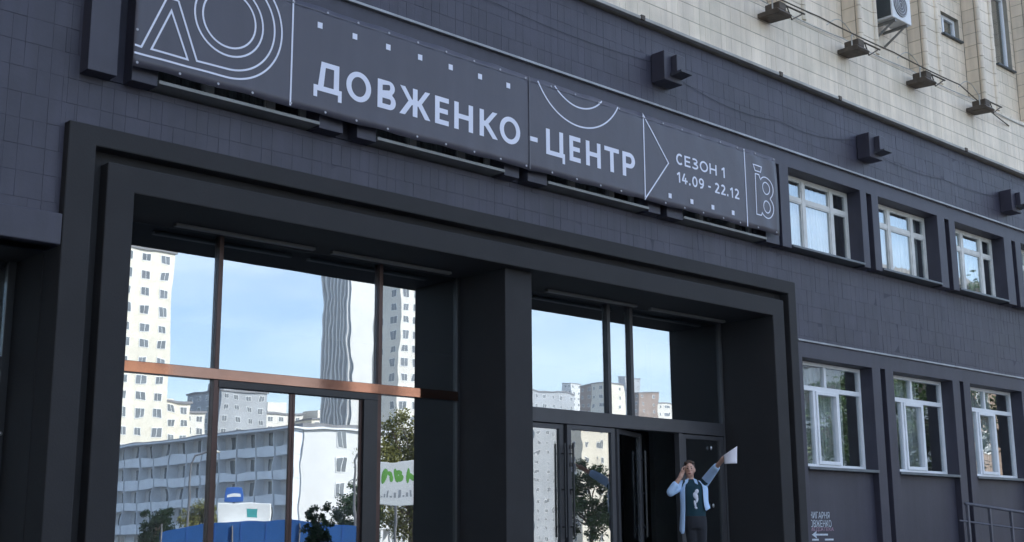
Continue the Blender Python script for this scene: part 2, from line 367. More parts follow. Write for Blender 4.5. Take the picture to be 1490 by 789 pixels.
# ---- glazing of the left bay
def pane(parent, x0, x1, z0, z1, y=GY, m='facade_glass', th=.008):
    return part('pane', MB().box(x0, x1, y-th/2, y+th/2, z0, z1), m, parent)
glz = part('transom', MB().box(5.121, 9.739, GY-.06, GY+.05, 3.205, 3.315), 'copper', B, bevel=.004)
for x, a, b in ((6.52, 3.315, 4.699), (8.585, 3.315, 4.699), (6.52, .9, 3.205), (8.585, .9, 3.205)): part('mullion', MB().box(x-.026, x+.026, GY-.05, GY+.05, a, b), 'brown_frame', glz, bevel=.004)
for a, b in ((9.74, 9.779), (5.081, 5.12)): part('edge_post', MB().box(a, b, GY-.04, GY+.04, .9, 4.699), 'black_frame', glz)
for a, b in ((5.12, 6.492), (6.548, 8.557), (8.613, 9.74)): pane(glz, a, b, 3.316, 4.698)
for a, b in ((5.12, 6.494), (8.611, 9.74)): pane(glz, a, b, .9, 3.204)
sdh = MB().box(6.546, 8.559, GY-.055, GY+.05, 3.13, 3.204).box(8.37, 8.558, GY-.055, GY+.05, .9, 3.13)
sdr = part('sliding_door_case', sdh, 'black_frame', B, bevel=.004)
for a, b in ((6.547, 7.455), (7.46, 8.369)):
    d = MB()
    e = .028
    d.box(a, a+e, GY-.02, GY+.02, .9, 3.129).box(b-e, b, GY-.02, GY+.02, .9, 3.129).box(a+e, b-e, GY-.02, GY+.02, .9, .98)
    dd = part('sliding_door', d, 'brown_frame', B); pane(dd, a+e, b-e, .98, 3.129)
# ---- glazing of the right bay
rg = MB()
for x in (12.40, 12.855): rg.box(x-.031, x+.031, GY-.05, GY+.05, 3.222, 4.699)
rg.box(10.211, 10.25, GY-.04, GY+.04, .9, 4.699).box(14.82, 14.859, GY-.04, GY+.04, .9, 4.699)
rg.box(10.251, 14.819, GY-.055, GY+.05, 3.04, 3.22)
for x0, x1 in ((10.251, 10.56), (13.80, 13.88)): rg.box(x0, x1, GY-.045, GY+.045, .9, 3.039)
rgf = part('right_glazing_frame', rg, 'grey_frame', B, bevel=.004)
for a, b in ((10.25, 12.374), (12.426, 12.829), (12.881, 14.82)): pane(rgf, a, b, 3.221, 4.698)
def door_leaf(x, width, ang, side=1, handles=True, y=GY, m='grey_frame', gl='door_glass', locks=False):
    """leaf hung at x, reaching side*width along X when closed, swung by ang"""
    s = .075; q = MB(); z0, z1 = .912, 3.03; sg = side
    def bx(a, b, y0, y1, c, d): q.box(min(a*sg, b*sg), max(a*sg, b*sg), y0, y1, c, d)
    bx(0, s, -.031, .031, z0, z1); bx(width-s, width, -.031, .031, z0, z1); bx(s, width-s, -.031, .031, z0, z0+.12); bx(s, width-s, -.031, .031, z1-.06, z1)
    o = part('door', q, m, B, loc=(x, y, 0), rz=ang, bevel=.003)
    a, b = sorted((s*sg, (width-s)*sg)); part('pane', MB().box(a, b, -.004, .004, z0+.12, z1-.06), gl, o)
    if handles:
        hx = (width-.04)*sg
        for yy in (-.09, .09):
            hb = MB().tube([(hx, yy, 1.62), (hx, yy, 2.79)], .014, 8)
            for hz in (1.75, 2.21, 2.66): hb.tube([(hx, 0, hz), (hx, yy, hz)], .009, 6)
            part('handle', hb, 'black_frame', o, smooth=False)
    if locks:
        lk = MB()
        for hz in (2.15, 2.5, 2.72): lk.box((width-.055)*sg-.018, (width-.055)*sg+.018, -.04, -.0255, hz, hz+.05)
        part('lock', lk, 'black_frame', o)
    return o
door_leaf(10.575, .95, 0, 1)
door_leaf(12.49, .94, R(2.5), -1, True, locks=True)
door_leaf(12.53, .93, R(21), 1, True)
door_leaf(14.81, .92, 0, -1, False)
kn = MB()
for hz in (2.05, 2.86): kn.ell((14.52, .885, hz), .02, .014, .03)
part('door_knob', kn, 'steel', rgf, smooth=True)
# ---- side entrance glazing
sg = MB().box(4.35, 4.42, GY-.04, GY+.04, .9, 4.12).box(.801, 4.349, GY-.05, GY+.05, 3.12, 3.24).box(2.5, 2.58, GY-.04, GY+.04, .9, 3.119)
sgf = part('side_glazing_frame', sg, 'black_frame', B, bevel=.004)
pane(sgf, .81, 4.349, 3.241, 4.119); pane(sgf, .81, 2.499, .91, 3.119); pane(sgf, 2.581, 4.349, .91, 3.119)
bl = MB()
for hz in (1.55, 2.2, 2.55): bl.ell((4.385, .872, hz), .02, .014, .02)
part('bolt', bl, 'steel', sgf)
# ---- upper windows (old painted timber)
def upper_window(a, b, k):
    y = .15; z0, z1 = 5.805, 6.975; f = .05; q = MB()
    q.box(a+.002, a+f, y-.03, y+.04, z0, z1).box(b-f, b-.002, y-.03, y+.04, z0, z1).box(a+f, b-f, y-.03, y+.04, z0, z0+f).box(a+f, b-f, y-.03, y+.04, z1-f, z1)
    w = b-a; m1 = a+.37*w; m2 = a+.76*w; zt = 6.62
    for mm in (m1, m2):
        q.box(mm-.045, mm+.045, y-.035, y+.04, z0+f, z1-f)
    for c, d in ((a+f, m1-.045), (m1+.045, m2-.045), (m2+.045, b-f)):
        q.box(c, d, y-.028, y+.035, zt-.028, zt+.028)
        for u, v in ((z0+f, zt-.028), (zt+.028, z1-f)):      # sash rails
            q.box(c, c+.018, y-.02, y+.02, u, v); q.box(d-.018, d, y-.02, y+.02, u, v); q.box(c+.018, d-.018, y-.02, y+.02, u, u+.02); q.box(c+.018, d-.018, y-.02, y+.02, v-.02, v)
    o = part('window', q, 'old_white', B)
    for c, d in ((a+f, m1-.045), (m1+.045, m2-.045), (m2+.045, b-f)):
        for u, v in ((z0+f, zt-.028), (zt+.028, z1-f)):
            p = part('pane', MB().box(c+.018, d-.018, -.003, .003, u+.02, v-.02), 'window_glass', o, loc=(0, y, 0))
            p.rotation_euler = (0, 0, 0)
    part('sill', MB().box(a+.004, b-.004, -.14, .118, 5.765, 5.80), 'sill_metal' if k < 4 else 'dark_sill', o, bevel=.004)
    return o
def net_curtain(o, a, b, z0, z1, y, seed):
    r_ = random.Random(seed); q = MB(); n = 60
    f = lambda i: y+.02*math.sin(i*.9+seed)+.012*math.sin(i*2.3+seed*2)
    for i in range(n):
        xa, xb = a+(b-a)*i/n, a+(b-a)*(i+1)/n; q.quad((xa, f(i), z0), (xb, f(i+1), z0), (xb, f(i+1), z1), (xa, f(i), z1))
    c = part('net_curtain', q, 'net_curtain', o, smooth=True); m_ = c.modifiers.new('s', 'SOLIDIFY'); m_.thickness = .003
for k, (a, b) in enumerate(UW):
    o = upper_window(a, b, k)
    net_curtain(o, a+.03, b-.06 if k % 2 else a+(b-a)*.8, 5.79, 6.97, .25, k)
    if k == 4:
        c = MB(); n = 24; pts = []
        for i in range(n+1): pts.append((15.9+.75*i/n, .32+.03*math.sin(i*1.3)))
        for i in range(n):
            h = lambda t: 6.25-.36*math.sin(min(t, 1)*1.57)
            c.quad((pts[i][0], pts[i][1], 5.78), (pts[i+1][0], pts[i+1][1], 5.78), (pts[i+1][0], pts[i+1][1], h((i+1)/n)), (pts[i][0], pts[i][1], h(i/n)))
        co_ = part('curtain', c, 'curtain', o); sm = co_.modifiers.new('s', 'SOLIDIFY'); sm.thickness = .004
# ---- lower windows (white plastic)
for k, (a, b) in enumerate(LW):
    y = .22; z0, z1 = 2.60, 4.165; f = .055; q = MB(); w = b-a
    q.box(a+.002, a+f, y-.035, y+.035, z0, z1).box(b-f, b-.002, y-.035, y+.035, z0, z1).box(a+f, b-f, y-.035, y+.035, z0, z0+f).box(a+f, b-f, y-.035, y+.035, z1-f, z1)
    zt = 3.77; q.box(a+f, b-f, y-.035, y+.035, zt-.035, zt+.035)
    mt = a+.475*w; q.box(mt-.03, mt+.03, y-.035, y+.035, zt+.035, z1-f)
    s0, s1 = a+.305*w, a+.645*w
    for mm in (s0, s1): q.box(mm-.03, mm+.03, y-.035, y+.035, z0+f, zt-.035)
    q.box(s0+.03, s0+.075, y-.055, y+.03, z0+f, zt-.035).box(s1-.075, s1-.03, y-.055, y+.03, z0+f, zt-.035).box(s0+.075, s1-.075, y-.055, y+.03, z0+f, z0+f+.05).box(s0+.075, s1-.075, y-.055, y+.03, zt-.085, zt-.035)
    o = part('window', q, 'pvc', B, bevel=.003)
    for c, d, u, v in ((a+f, mt-.03, zt+.035, z1-f), (mt+.03, b-f, zt+.035, z1-f), (a+f, s0-.03, z0+f, zt-.035), (s0+.075, s1-.075, z0+f+.05, zt-.085), (s1+.03, b-f, z0+f, zt-.035)):
        pane(o, c, d, u, v, y, 'window_glass', .006)
    net_curtain(o, a+.05, a+(b-a)*(.80, .66, .72, .9)[k], 2.6, 4.15, .32, k+20)
    part('sill', MB().box(a+.004, b-.004, -.05, .184, 2.555, 2.597), 'dark_sill', o, bevel=.004)
    part('parapet_panel', MB().box(a+.002, b-.002, .07, .29, 0, 2.553), 'dark_paint', B)
# ---- beige storeys
ZB = 9.55; BY = .27
FX = [13.58, 15.74, 17.70, 19.85, 21.98, 24.15, 26.3]; FW = .57
FX = [17.70+2.14*k for k in range(-11, 6)]
bw = MB(); holes(bw, XL, XR, 8.43, ZB, [], -.04, .30); holes(bw, XL, XR, ZB, 33, [(21.16, 21.84, 10.85, 11.30), (21.16, 21.84, 11.78, 12.4), (23.30, 24.0, 10.80, 12.4), (19.0, 19.75, 11.2, 12.5)], BY, .5)
for x in FX:
    if XL < x < XR-.6: bw.box(x+.012, x+FW-.012, -.035, BY-.001, ZB-.001, 33)
uwl = part('upper_wall', bw, 'beige_joint', B)
tiles(uwl, [(XL+10, 27.5, 8.47, ZB)], -.04, .004, .121, .245, .0012, .008, 'beige_tile', ox=.02, oz=8.475, limit=200, view=(10.5, 23.5), wide=.5)
br = []
for i in range(len(FX)-1):
    a, b = FX[i]+FW, FX[i+1]
    if b < 10 or a > 26: continue
    hs = [h for h in ((21.16, 21.84, 10.85, 11.30), (21.16, 21.84, 11.78, 12.4), (23.30, 24.0, 10.80, 12.4), (19.0, 19.75, 11.2, 12.5)) if a < h[0] < b]
    if not hs: br.append((a, b, ZB, 13.2)); continue
    h0, h1 = hs[0][:2]; br += [(a, h0, ZB, 13.2), (h1, b, ZB, 13.2)]; z = ZB
    for h in hs: br.append((h0, h1, z, h[2])); z = h[3]
    br.append((h0, h1, z, 13.2))
bayw = part('bay_wall_lining', MB().box(XL, XL+.01, .28, .29, 10, 10.1), 'beige_joint', B)
tiles(bayw, br, BY, .004, .121, .245, .0012, .008, 'beige_tile', ox=.02, oz=8.475, limit=100, view=(15.5, 23.9), wide=.5)
# fins: corner mouldings, front and side courses one by one
fm = {}
def fin_mesh(kind):
    if kind not in fm:
        q = MB(); h = .235
        if kind == 'corner': q.loft([((0, 0, 0), .052, .052), ((0, 0, h), .052, .052)], 12)
        elif kind == 'front': q.box(-.20, .20, -.008, .01, 0, h)
        else: q.box(-.008, .01, -.118, .118, 0, h)
        fm[kind] = q.mesh('tile', 'beige_tile')
    return fm[kind]
fr = MB()
for x in FX:
    if x < 13 or x > 24.8: continue
    fin = part('fin', MB().box(x+.05, x+FW-.05, -.02, .26, ZB, 13.3), 'beige_joint', B)
    for j in range(15):
        z = ZB+j*.245
        link('tile', fin_mesh('front'), fin, (x+FW/2, -.035, z)); link('tile', fin_mesh('side'), fin, (x+.012, .14, z))
        for xx in (x+.045, x+FW-.045): link('tile', fin_mesh('corner'), fin, (xx, -.032, z))
fl = MB()
part('parapet_flashing', fl.box(XL, XR, -.075, .0, 8.425, 8.472), 'cap_stone', B, bevel=.006)
for x in (12.15, 15.3, 16.9, 21.0):
    part('flashing_clip', MB().box(x, x+.07, -.09, -.06, 8.42, 8.485), 'rusty', B)
for (x0, x1, z0, z1, nm) in ((21.16, 21.84, 10.85, 11.30, 1), (21.16, 21.84, 11.78, 12.4, 1), (23.30, 24.0, 10.80, 12.4, 0), (19.0, 19.75, 11.2, 12.5, 0)):
    y = .38; q = MB(); f = .06
    q.box(x0+.002, x0+f, y-.03, y+.03, z0, z1).box(x1-f, x1-.002, y-.03, y+.03, z0, z1).box(x0+f, x1-f, y-.03, y+.03, z0, z0+f).box(x0+f, x1-f, y-.03, y+.03, z1-f, z1)
    if nm: q.box(x0+.2, x0+.26, y-.03, y+.03, z0+f, z1-f)
    o = part('window', q, 'pvc', B); pane(o, x0+f, x1-f, z0+f, z1-f, y, 'window_glass', .006)
    part('sill', MB().box(x0-.03, x1+.03, .20, y-.031, z0-.035, z0-.002), 'ac_dark', o)
wg = thing('added_shading_wing', 'added unseen beige wing that shades the left end of the facade', 'building', (-16, -9, 0))  # unseen wing, added to block sky light from the left and darken that end
part('wall', MB().box(-6, 6, -12, 8.9, 0, 30), 'beige_tile', wg); part('roof', MB().box(-6.3, 6.3, -12.3, 9.2, 30.001, 30.5), 'roof_felt', wg)
wq = MB().box(0, .06, -.8, .8, 0, 1.6).mesh('window', 'far_glass')
for f in range(8):
    for k in range(6): link('window', wq, wg, (6.001, -10+3.4*k, 2+3.4*f))
# ---- inside and shell
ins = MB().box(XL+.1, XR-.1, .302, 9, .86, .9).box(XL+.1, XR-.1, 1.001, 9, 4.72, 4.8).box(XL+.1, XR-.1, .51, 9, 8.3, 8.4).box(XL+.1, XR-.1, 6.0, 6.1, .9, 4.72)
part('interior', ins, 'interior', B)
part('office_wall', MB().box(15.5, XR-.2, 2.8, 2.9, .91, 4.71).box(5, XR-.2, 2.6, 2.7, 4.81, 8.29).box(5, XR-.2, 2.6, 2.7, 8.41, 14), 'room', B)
sh = MB().box(XL, XR, 14, 14.3, 0, 33).box(XL-.25, XL, .05, 14, 0, 33).box(XR, XR+.25, .05, 14, 0, 33).box(XL-.25, XR+.25, -.06, 14.3, 33.001, 33.5)
part('rear_shell', sh, 'beige_tile', B)
# painted lettering on the parapet panel
def text(s, x0, x1, zb, capz, y, bold, material, parent, name='lettering', mono=False):
    cu = bpy.data.curves.new('text', 'FONT'); cu.body = s; cu.size = 1; cu.offset = bold*.0
    cu.space_character = 1.02
    for c_ in cu.body_format: c_.use_bold = True
    t = bpy.data.objects.new('text', cu); COL.objects.link(t)
    cu2 = bpy.data.curves.new('text', 'FONT'); cu2.body = 'Н' if not s[0].isdigit() else '1'; cu2.size = 1; cu2.offset = 0
    for c_ in cu2.body_format: c_.use_bold = True
    t2 = bpy.data.objects.new('text', cu2); COL.objects.link(t2)
    bpy.context.view_layer.update(); dg = bpy.context.evaluated_depsgraph_get()
    me = bpy.data.meshes.new_from_object(t.evaluated_get(dg)); me2 = bpy.data.meshes.new_from_object(t2.evaluated_get(dg))
    base = min(v.co.y for v in me2.vertices); top = max(v.co.y for v in me2.vertices)
    a = min(v.co.x for v in me.vertices); b = max(v.co.x for v in me.vertices)
    for v in me.vertices:
        v.co = (x0+(v.co.x-a)/(b-a)*(x1-x0), y, zb+(v.co.y-base)/(top-base)*capz)
    for q in (t, t2): bpy.data.objects.remove(q)
    bpy.data.meshes.remove(me2)
    me.materials.clear(); me.materials.append(MATS[material]); me.name = name
    o = link(name, me, parent); sm = o.modifiers.new('s', 'SOLIDIFY'); sm.thickness = .0015; sm.offset = 0
    return o
text('КНИГАРНЯ', 15.60, 16.17, 1.865, .095, .0665, .028, 'stencil', B)
text('ДОВЖЕНКО', 15.585, 16.21, 1.745, .10, .0665, .04, 'stencil', B)
text('МЕДІАТЕКА', 15.66, 16.26, 1.69, .05, .0665, .03, 'stencil_red', B)
aw = MB().box(15.80, 16.10, .064, .068, 1.625, 1.65)
aw.prism([(15.70, 1.637), (15.82, 1.585), (15.80, 1.637), (15.82, 1.69)], 'y', .064, .068)
part('painted_arrow', aw, 'stencil', B)
for a, b in ((15.70, 15.86), (16.02, 16.24)): part('painted_dash', MB().box(a, b, .064, .068, 1.555, 1.58), 'stencil', B)

# ------------------------------------------------------------------ banner
BN = thing('banner', 'long dark grey banner with white Cyrillic lettering over the portal', 'banner', (0, 0, 0))
bx0, bx1, bz0, bz1, by = 4.91, 14.89, 5.85, 7.0, -.205
def wav(x, z):
    e = math.exp(-(14.89-x)/.5)
    return .0035*noise.noise((x*.9, 0, z*.7))+.012*e*math.sin(x*15+z*2.2)+.004*math.exp(-abs(x-9.92)/.08)+.005*math.sin(x*15.3)*min(1, abs(z-6.43)/.57)**3
bm = MB(); nx, nzz = 150, 14
for j in range(nzz+1):
    for i in range(nx+1):
        x = bx0+(bx1-bx0)*i/nx; z = bz0+(bz1-bz0)*j/nzz
        ed = (.006*math.sin(x*7.5) if j in (0, nzz) else 0)
        bm.v.append((x, by+wav(x, z), z+ed+(.012*math.sin((x-bx0)/(bx1-bx0)*math.pi) if j == nzz else 0)))
for j in range(nzz):
    for i in range(nx):
        k = j*(nx+1)+i; bm.f.append((k, k+1, k+nx+2, k+nx+1)); bm.m.append(0)
bo = part('fabric', bm, 'banner_fabric', BN, smooth=True); sm = bo.modifiers.new('s', 'SOLIDIFY'); sm.thickness = .002; sm.offset = 1
PY = by-.0055
# ---- bold sans letters drawn as outlines (unit cap height)
from mathutils.geometry import tessellate_polygon
def g_arc(cx, cy, rx, ry, a0, a1, n=14): return [(cx+rx*math.cos(R(a0+(a1-a0)*k/n)), cy+ry*math.sin(R(a0+(a1-a0)*k/n))) for k in range(n+1)]
def g_stroke(p, t):
    p = [Vector(q) for q in p]; l_, r_ = [], []
    for k in range(len(p)):
        d1 = (p[k]-p[k-1]).normalized() if k else (p[1]-p[0]).normalized(); d2 = (p[k+1]-p[k]).normalized() if k < len(p)-1 else d1
        m_ = Vector((-d1.y-d2.y, d1.x+d2.x)).normalized(); s_ = t/2/max(m_.dot(Vector((-d1.y, d1.x))), .5)
        l_.append(tuple(p[k]+m_*s_)); r_.append(tuple(p[k]-m_*s_))
    return l_+r_[::-1]
def glyph(c, w, t):
    """list of layers; a layer is [outer, hole, hole...]"""
    h = t*.86; rect = lambda a, b, c_, d: [(a, c_), (b, c_), (b, d), (a, d)]
    if c == 'Н': return [[[(0, 0), (t, 0), (t, .5-h/2), (w-t, .5-h/2), (w-t, 0), (w, 0), (w, 1), (w-t, 1), (w-t, .5+h/2), (t, .5+h/2), (t, 1), (0, 1)]]]
    if c == 'Е': return [[[(0, 0), (w, 0), (w, h), (t, h), (t, .5-h/2), (w*.93, .5-h/2), (w*.93, .5+h/2), (t, .5+h/2), (t, 1-h), (w, 1-h), (w, 1), (0, 1)]]]
    if c in 'О0': return [[g_arc(w/2, .5, w/2, .515, 0, 350, 35), g_arc(w/2, .5, w/2-t, .515-h, 0, 350, 35)]]
    if c == 'Т': return [[[(w/2-t/2, 0), (w/2+t/2, 0), (w/2+t/2, 1-h), (w, 1-h), (w, 1), (0, 1), (0, 1-h), (w/2-t/2, 1-h)]]]
    if c == 'Ц': return [[[(0, 0), (w-t*.65, 0), (w-t*.65, -.22), (w, -.22), (w, h), (w-t*.42, h), (w-t*.42, 1), (w-t*1.42, 1), (w-t*1.42, h), (t, h), (t, 1), (0, 1)]]]
    if c == 'Д': return [[[(0, -.22), (t*.7, -.22), (t*.7, 0), (w-t*.7, 0), (w-t*.7, -.22), (w, -.22), (w, h), (w-t*.55, h), (w-t*.55, 1), (w*.26, 1), (w*.155, h), (0, h)], [(w*.155+t*1.05, h), (w-t*1.55, h), (w-t*1.55, 1-h), (w*.26+t*.82, 1-h)]]]
    if c == 'В':
        o = [(0, 0)]+g_arc(w-.27, .27, .27, .27, -90, 62, 12)+g_arc(w-.29, .76, .24, .24, -55, 90, 12)+[(0, 1)]
        return [[o, [(t, h)]+g_arc(w-.27, .275, .27-t, .275-h, -90, 90, 8)+[(t, .275*2-h)], [(t, .55+h*.45)]+g_arc(w-.29, .775-h*.0, .24-t*.95, .225-h*.72, -90, 90, 8)+[(t, 1-h)]]]
    if c == 'Р':
        return [[[(0, 0), (t, 0), (t, .36)]+g_arc(w-.32, .68, .32, .32, -90, 90, 14)+[(0, 1)], [(t, .36+h)]+g_arc(w-.32, .68, .32-t, .32-h, -90, 90, 10)+[(t, 1-h)]]]
    if c == 'К':
        return [[[(0, 0), (t, 0), (t, .40), (t+.06, .40), (w-t*1.2, 0), (w, 0), (t+.22, .52), (w-.02, 1), (w-t*1.22, 1), (t+.06, .60), (t, .60), (t, 1), (0, 1)]]]
    if c == 'Ж':
        m = w/2; q = t/2
        R_ = [(m+q, 0), (m+q, .40), (m+q+.04, .40), (w-t*1.15, 0), (w, 0), (m+q+.19, .52), (w-.02, 1), (w-t*1.15, 1), (m+q+.04, .60), (m+q, .60), (m+q, 1)]
        return [[R_+[(w-x, y) for x, y in R_[::-1]]]]
    if c == 'С': return [[g_stroke(g_arc(w*.54, .5, w*.54-t/2, .515-h/2, 48, 312, 26), t)]]
    if c == 'З': return [[g_stroke(g_arc(w*.42, .745, w*.50-t/2, .27-h/2, 140, -90, 16)+[(w*.30, .5)], h)], [g_stroke([(w*.30, .51)]+g_arc(w*.42, .265, w*.58-t/2, .28-h/2, 90, -142, 18), h)]]
    if c == '1': return [[[(w*.55, 0), (w*.55+t, 0), (w*.55+t, 1), (w*.55+t*.1, 1), (w*.05, .80), (w*.16, .64), (w*.55, .78)]]]
    if c == '2': return [[g_stroke(g_arc(w*.47, .70, w*.47-t/2, .31-h/2, 150, -28, 14)+[(t*.6, h*.55)], t)], [rect(t*.1, w, 0, h)]]
    if c == '4': return [[[(w*.52, 0), (w*.52+t, 0), (w*.52+t, .22), (w, .22), (w, .22+h), (w*.52+t, .22+h), (w*.52+t, .62), (w*.52, .62), (w*.52, .22+h), (t*1.15, .22+h), (w*.62, 1), (w*.62-t, 1), (0, .22+h), (0, .22), (w*.52, .22)]]]
    if c == '9': return [[g_arc(w/2, .68, w/2, .335, 0, 350, 28), g_arc(w/2, .68, w/2-t, .335-h, 0, 350, 28)], [g_stroke([(w-t*.52, .68), (w-t*.58, .42), (w*.62, .15), (w*.22, h*.45)], t*.95)]]
    if c == '.': return [[rect(0, t*1.1, 0, t*1.1)]]
    if c == '-': return [[rect(0, w, .34, .34+h)]]
GW = {'О': .84, 'Н': .74, 'Е': .58, 'С': .66, 'З': .62, '1': .42, '2': .58, '4': .64, '9': .60, '0': .62, '.': .22, '-': .32, ' ': .16}
def put(mb, c, x, z, cap, wm, y, t=.205):
    for k, lay in enumerate(glyph(c, wm/cap, t)):
        tri = tessellate_polygon([[Vector((a, b_, 0)) for a, b_ in l] for l in lay]); fl = [q for l in lay for q in l]
        for f in tri:
            P = [(x+fl[i][0]*cap, y-.0006*k+wav(x+fl[i][0]*cap, z+fl[i][1]*cap), z+fl[i][1]*cap) for i in f]
            if (P[1][0]-P[0][0])*(P[2][2]-P[0][2])-(P[2][0]-P[0][0])*(P[1][2]-P[0][2]) < 0: P.reverse()
            mb.quad(*P)
def letters(spec, z, cap, t=.205):
    for c, a, b_ in spec:
        q = MB(); put(q, c, a, z, cap, b_-a, PY, t); part('letter', q, 'print_white', BN)
def line(s, x0, x1, z, cap, t):
    gap = .16; tot = sum(GW[c]+gap for c in s)-gap; k = (x1-x0)/tot; x = x0; sp = []
    for c in s:
        if c != ' ': sp.append((c, x, x+GW[c]*k))
        x += (GW[c]+gap)*k
    letters(sp, z, cap, t)
letters([('Д', 6.87, 7.22), ('О', 7.275, 7.595), ('В', 7.68, 7.925), ('Ж', 7.975, 8.405), ('Е', 8.47, 8.67), ('Н', 8.75, 9.03), ('К', 9.13, 9.41), ('О', 9.44, 9.765), ('-', 9.91, 10.05), ('Ц', 10.19, 10.51), ('Е', 10.59, 10.785), ('Н', 10.88, 11.145), ('Т', 11.215, 11.485), ('Р', 11.55, 11.79)], 6.10, .32)
line('СЕЗОН 1', 12.62, 13.67, 6.465, .15, .19)
line('14.09 - 22.12', 12.62, 13.97, 6.215, .145, .19)
def ribbon(pts, w=.019, closed=False, name='outline'):
    pts = [Vector(p) for p in pts]; P2 = []
    for k, p in enumerate(pts):
        P2.append(p)
        if k < len(pts)-1 or closed:
            q = pts[(k+1) % len(pts)]; ns = int((q-p).length/.06)
            P2 += [p.lerp(q, i/(ns+1)) for i in range(1, ns+1)]
    pts = P2; n = len(pts); L_, R_ = [], []
    for k in range(n):
        a = pts[k-1] if (k or closed) else None; c = pts[(k+1) % n] if (k < n-1 or closed) else None
        d1 = (pts[k]-a).normalized() if a is not None else None; d2 = (c-pts[k]).normalized() if c is not None else None
        if d1 is None: d1 = d2
        if d2 is None: d2 = d1
        n1 = Vector((-d1.y, d1.x)); n2 = Vector((-d2.y, d2.x)); m_ = (n1+n2)
        m_ = m_.normalized() if m_.length > 1e-4 else n1
        s_ = w/2/max(m_.dot(n1), .35); L_.append(pts[k]+m_*s_); R_.append(pts[k]-m_*s_)
    mb = MB(); y = PY
    for k in range(n if closed else n-1):
        q = (k+1) % n
        mb.quad(*[(c_.x, y+wav(c_.x, c_.y), c_.y) for c_ in (R_[k], R_[q], L_[q], L_[k])])
    o = part(name, mb, 'print_white', BN); s2 = o.modifiers.new('s', 'SOLIDIFY'); s2.thickness = .0015; s2.offset = 0
    return o
def arc(cx, cz, r, a0, a1, n=48): return [(cx+r*math.cos(R(a0+(a1-a0)*k/n)), cz+r*math.sin(R(a0+(a1-a0)*k/n))) for k in range(n+1)]
cx, cz = 5.88, 6.57
ribbon(arc(cx, cz, .29, 0, 360)[:-1], closed=True); ribbon(arc(cx, cz, .375, 0, 360)[:-1], closed=True)
def clip(p): return [q for q in p if q[1] < 6.985]
ribbon([(5.33, 6.60), (5.55, 6.055), (5.88, 6.06)]+clip(arc(cx, cz, .51, -90, 60))[1:])
ribbon([(4.92, 5.975), (5.4, 5.975), (5.88, 5.975)]+clip(arc(cx, cz, .595, -90, 60))[1:])
ribbon([(4.92, 6.05), (4.985, 6.045), (5.215, 6.60), (5.33, 6.60)])
ribbon([(5.265, 6.48), (5.085, 6.05), (5.455, 6.045)], closed=True)
ribbon([(6.60, 5.86), (6.60, 6.99)]); ribbon([(14.135, 5.86), (14.135, 6.99)])
ribbon([(11.98, 7.0), (11.975, 5.87), (12.46, 6.44)], closed=True)
ribbon([q for q in arc(10.775, 7.385, .815, 180, 360, 80) if q[1] < 7.0]); ribbon([q for q in arc(10.775, 7.385, .57, 180, 360, 80) if q[1] < 7.0])
ribbon([(14.325, 6.80), (14.53, 6.80), (14.50, 6.715), (14.365, 6.715)], .016, True)
ribbon([(14.365, 6.075), (14.365, 6.67), (14.45, 6.67), (14.47, 6.63)]+arc(14.615, 6.50, .165, 140, -52, 26)+arc(14.615, 6.222, .165, 52, -140, 26)+[(14.47, 6.075)], .016, True)
ribbon(arc(14.62, 6.50, .088, 0, 360, 28)[:-1], .016, True); ribbon(arc(14.62, 6.224, .088, 0, 360, 28)[:-1], .016, True)
dm = MB().box(-.03, .03, -.001, .001, -.032, .032).mesh('dot', 'print_white')
for k in range(7): link('dot', dm, BN, (6.93+.4417*k, PY+wav(6.93+.4417*k, 6.807), 6.807))
for k in range(4): link('dot', dm, BN, (12.47+.447*k, PY+wav(12.47+.447*k, 5.998), 5.998))
part('seam', MB().box(9.912, 9.924, by-.011, by-.003, 5.852, 7.01), 'seam', BN)
part('hem', MB().box(bx0, bx1-.02, by-.007, by-.004, 6.955, 6.962), 'seam', BN)
em = MB().tube([(0, .004, 0), (0, -.004, 0)], .013, 8).mesh('eyelet', 'eyelet')
for k in range(25):
    x = 4.96+9.86*k/24+rnd.uniform(-.03, .03)
    link('eyelet', em, BN, (x, by+wav(x, 5.9)-.006, 5.885)); link('eyelet', em, BN, (x, by+wav(x, 6.95)-.006, 6.972))
for z in (6.2, 6.55, 6.8): link('eyelet', em, BN, (4.935, PY, z))

# ------------------------------------------------------------------ fittings on the walls
def fixture(x, z, label, tilt=0):
    t = thing('wall_lamp', label, 'lamp', (x, .04, z), 0, 'painted box lamps on the dark wall')
    part('housing', MB().box(0, .42, -.26, 0, 0, .46), 'dark_paint', t, bevel=.012)
    q = MB().box(.16, .36, -.37, -.262, .13, .40); part('lamp_head', q, 'dark_paint', t, bevel=.01)
    part('lip', MB().prism([(-.47, .095), (-.262, .075), (-.262, .125), (-.47, .125)], 'x', .13, .39), 'dark_metal', t)
    t.scale = (.9, .9, .9); return t
fixture(12.46, 7.62, 'dark box lamp above the half circles of the banner')
fixture(17.53, 7.58, 'dark box lamp above the gap between two upper windows, cable at its side')
fixture(22.42, 7.54, 'dark box lamp at the far end of the tiled wall')
def cable(pts, r, label, m='dark_metal', sag=.0):
    q = MB(); P = []
    for k in range(len(pts)-1):
        a, b = Vector(pts[k]), Vector(pts[k+1])
        for i in range(10): t = i/10; P.append(a.lerp(b, t)-Vector((0, 0, sag*4*t*(1-t)*(b-a).length)))
    P.append(Vector(pts[-1])); q.tube(P, r, 6)
    return tag(part('cable', q, m), label, 'cable')
cable([(7.0, .031, 8.12), (9.6, .031, 7.93), (12.46, .031, 7.93)], .0032, 'thin dark cable running to the lamp above the banner half circles', sag=.02)
cable([(12.88, .031, 7.86), (15.4, .031, 7.75), (17.53, .031, 7.93)], .0035, 'thin dark cable sagging between two box lamps', sag=.05)
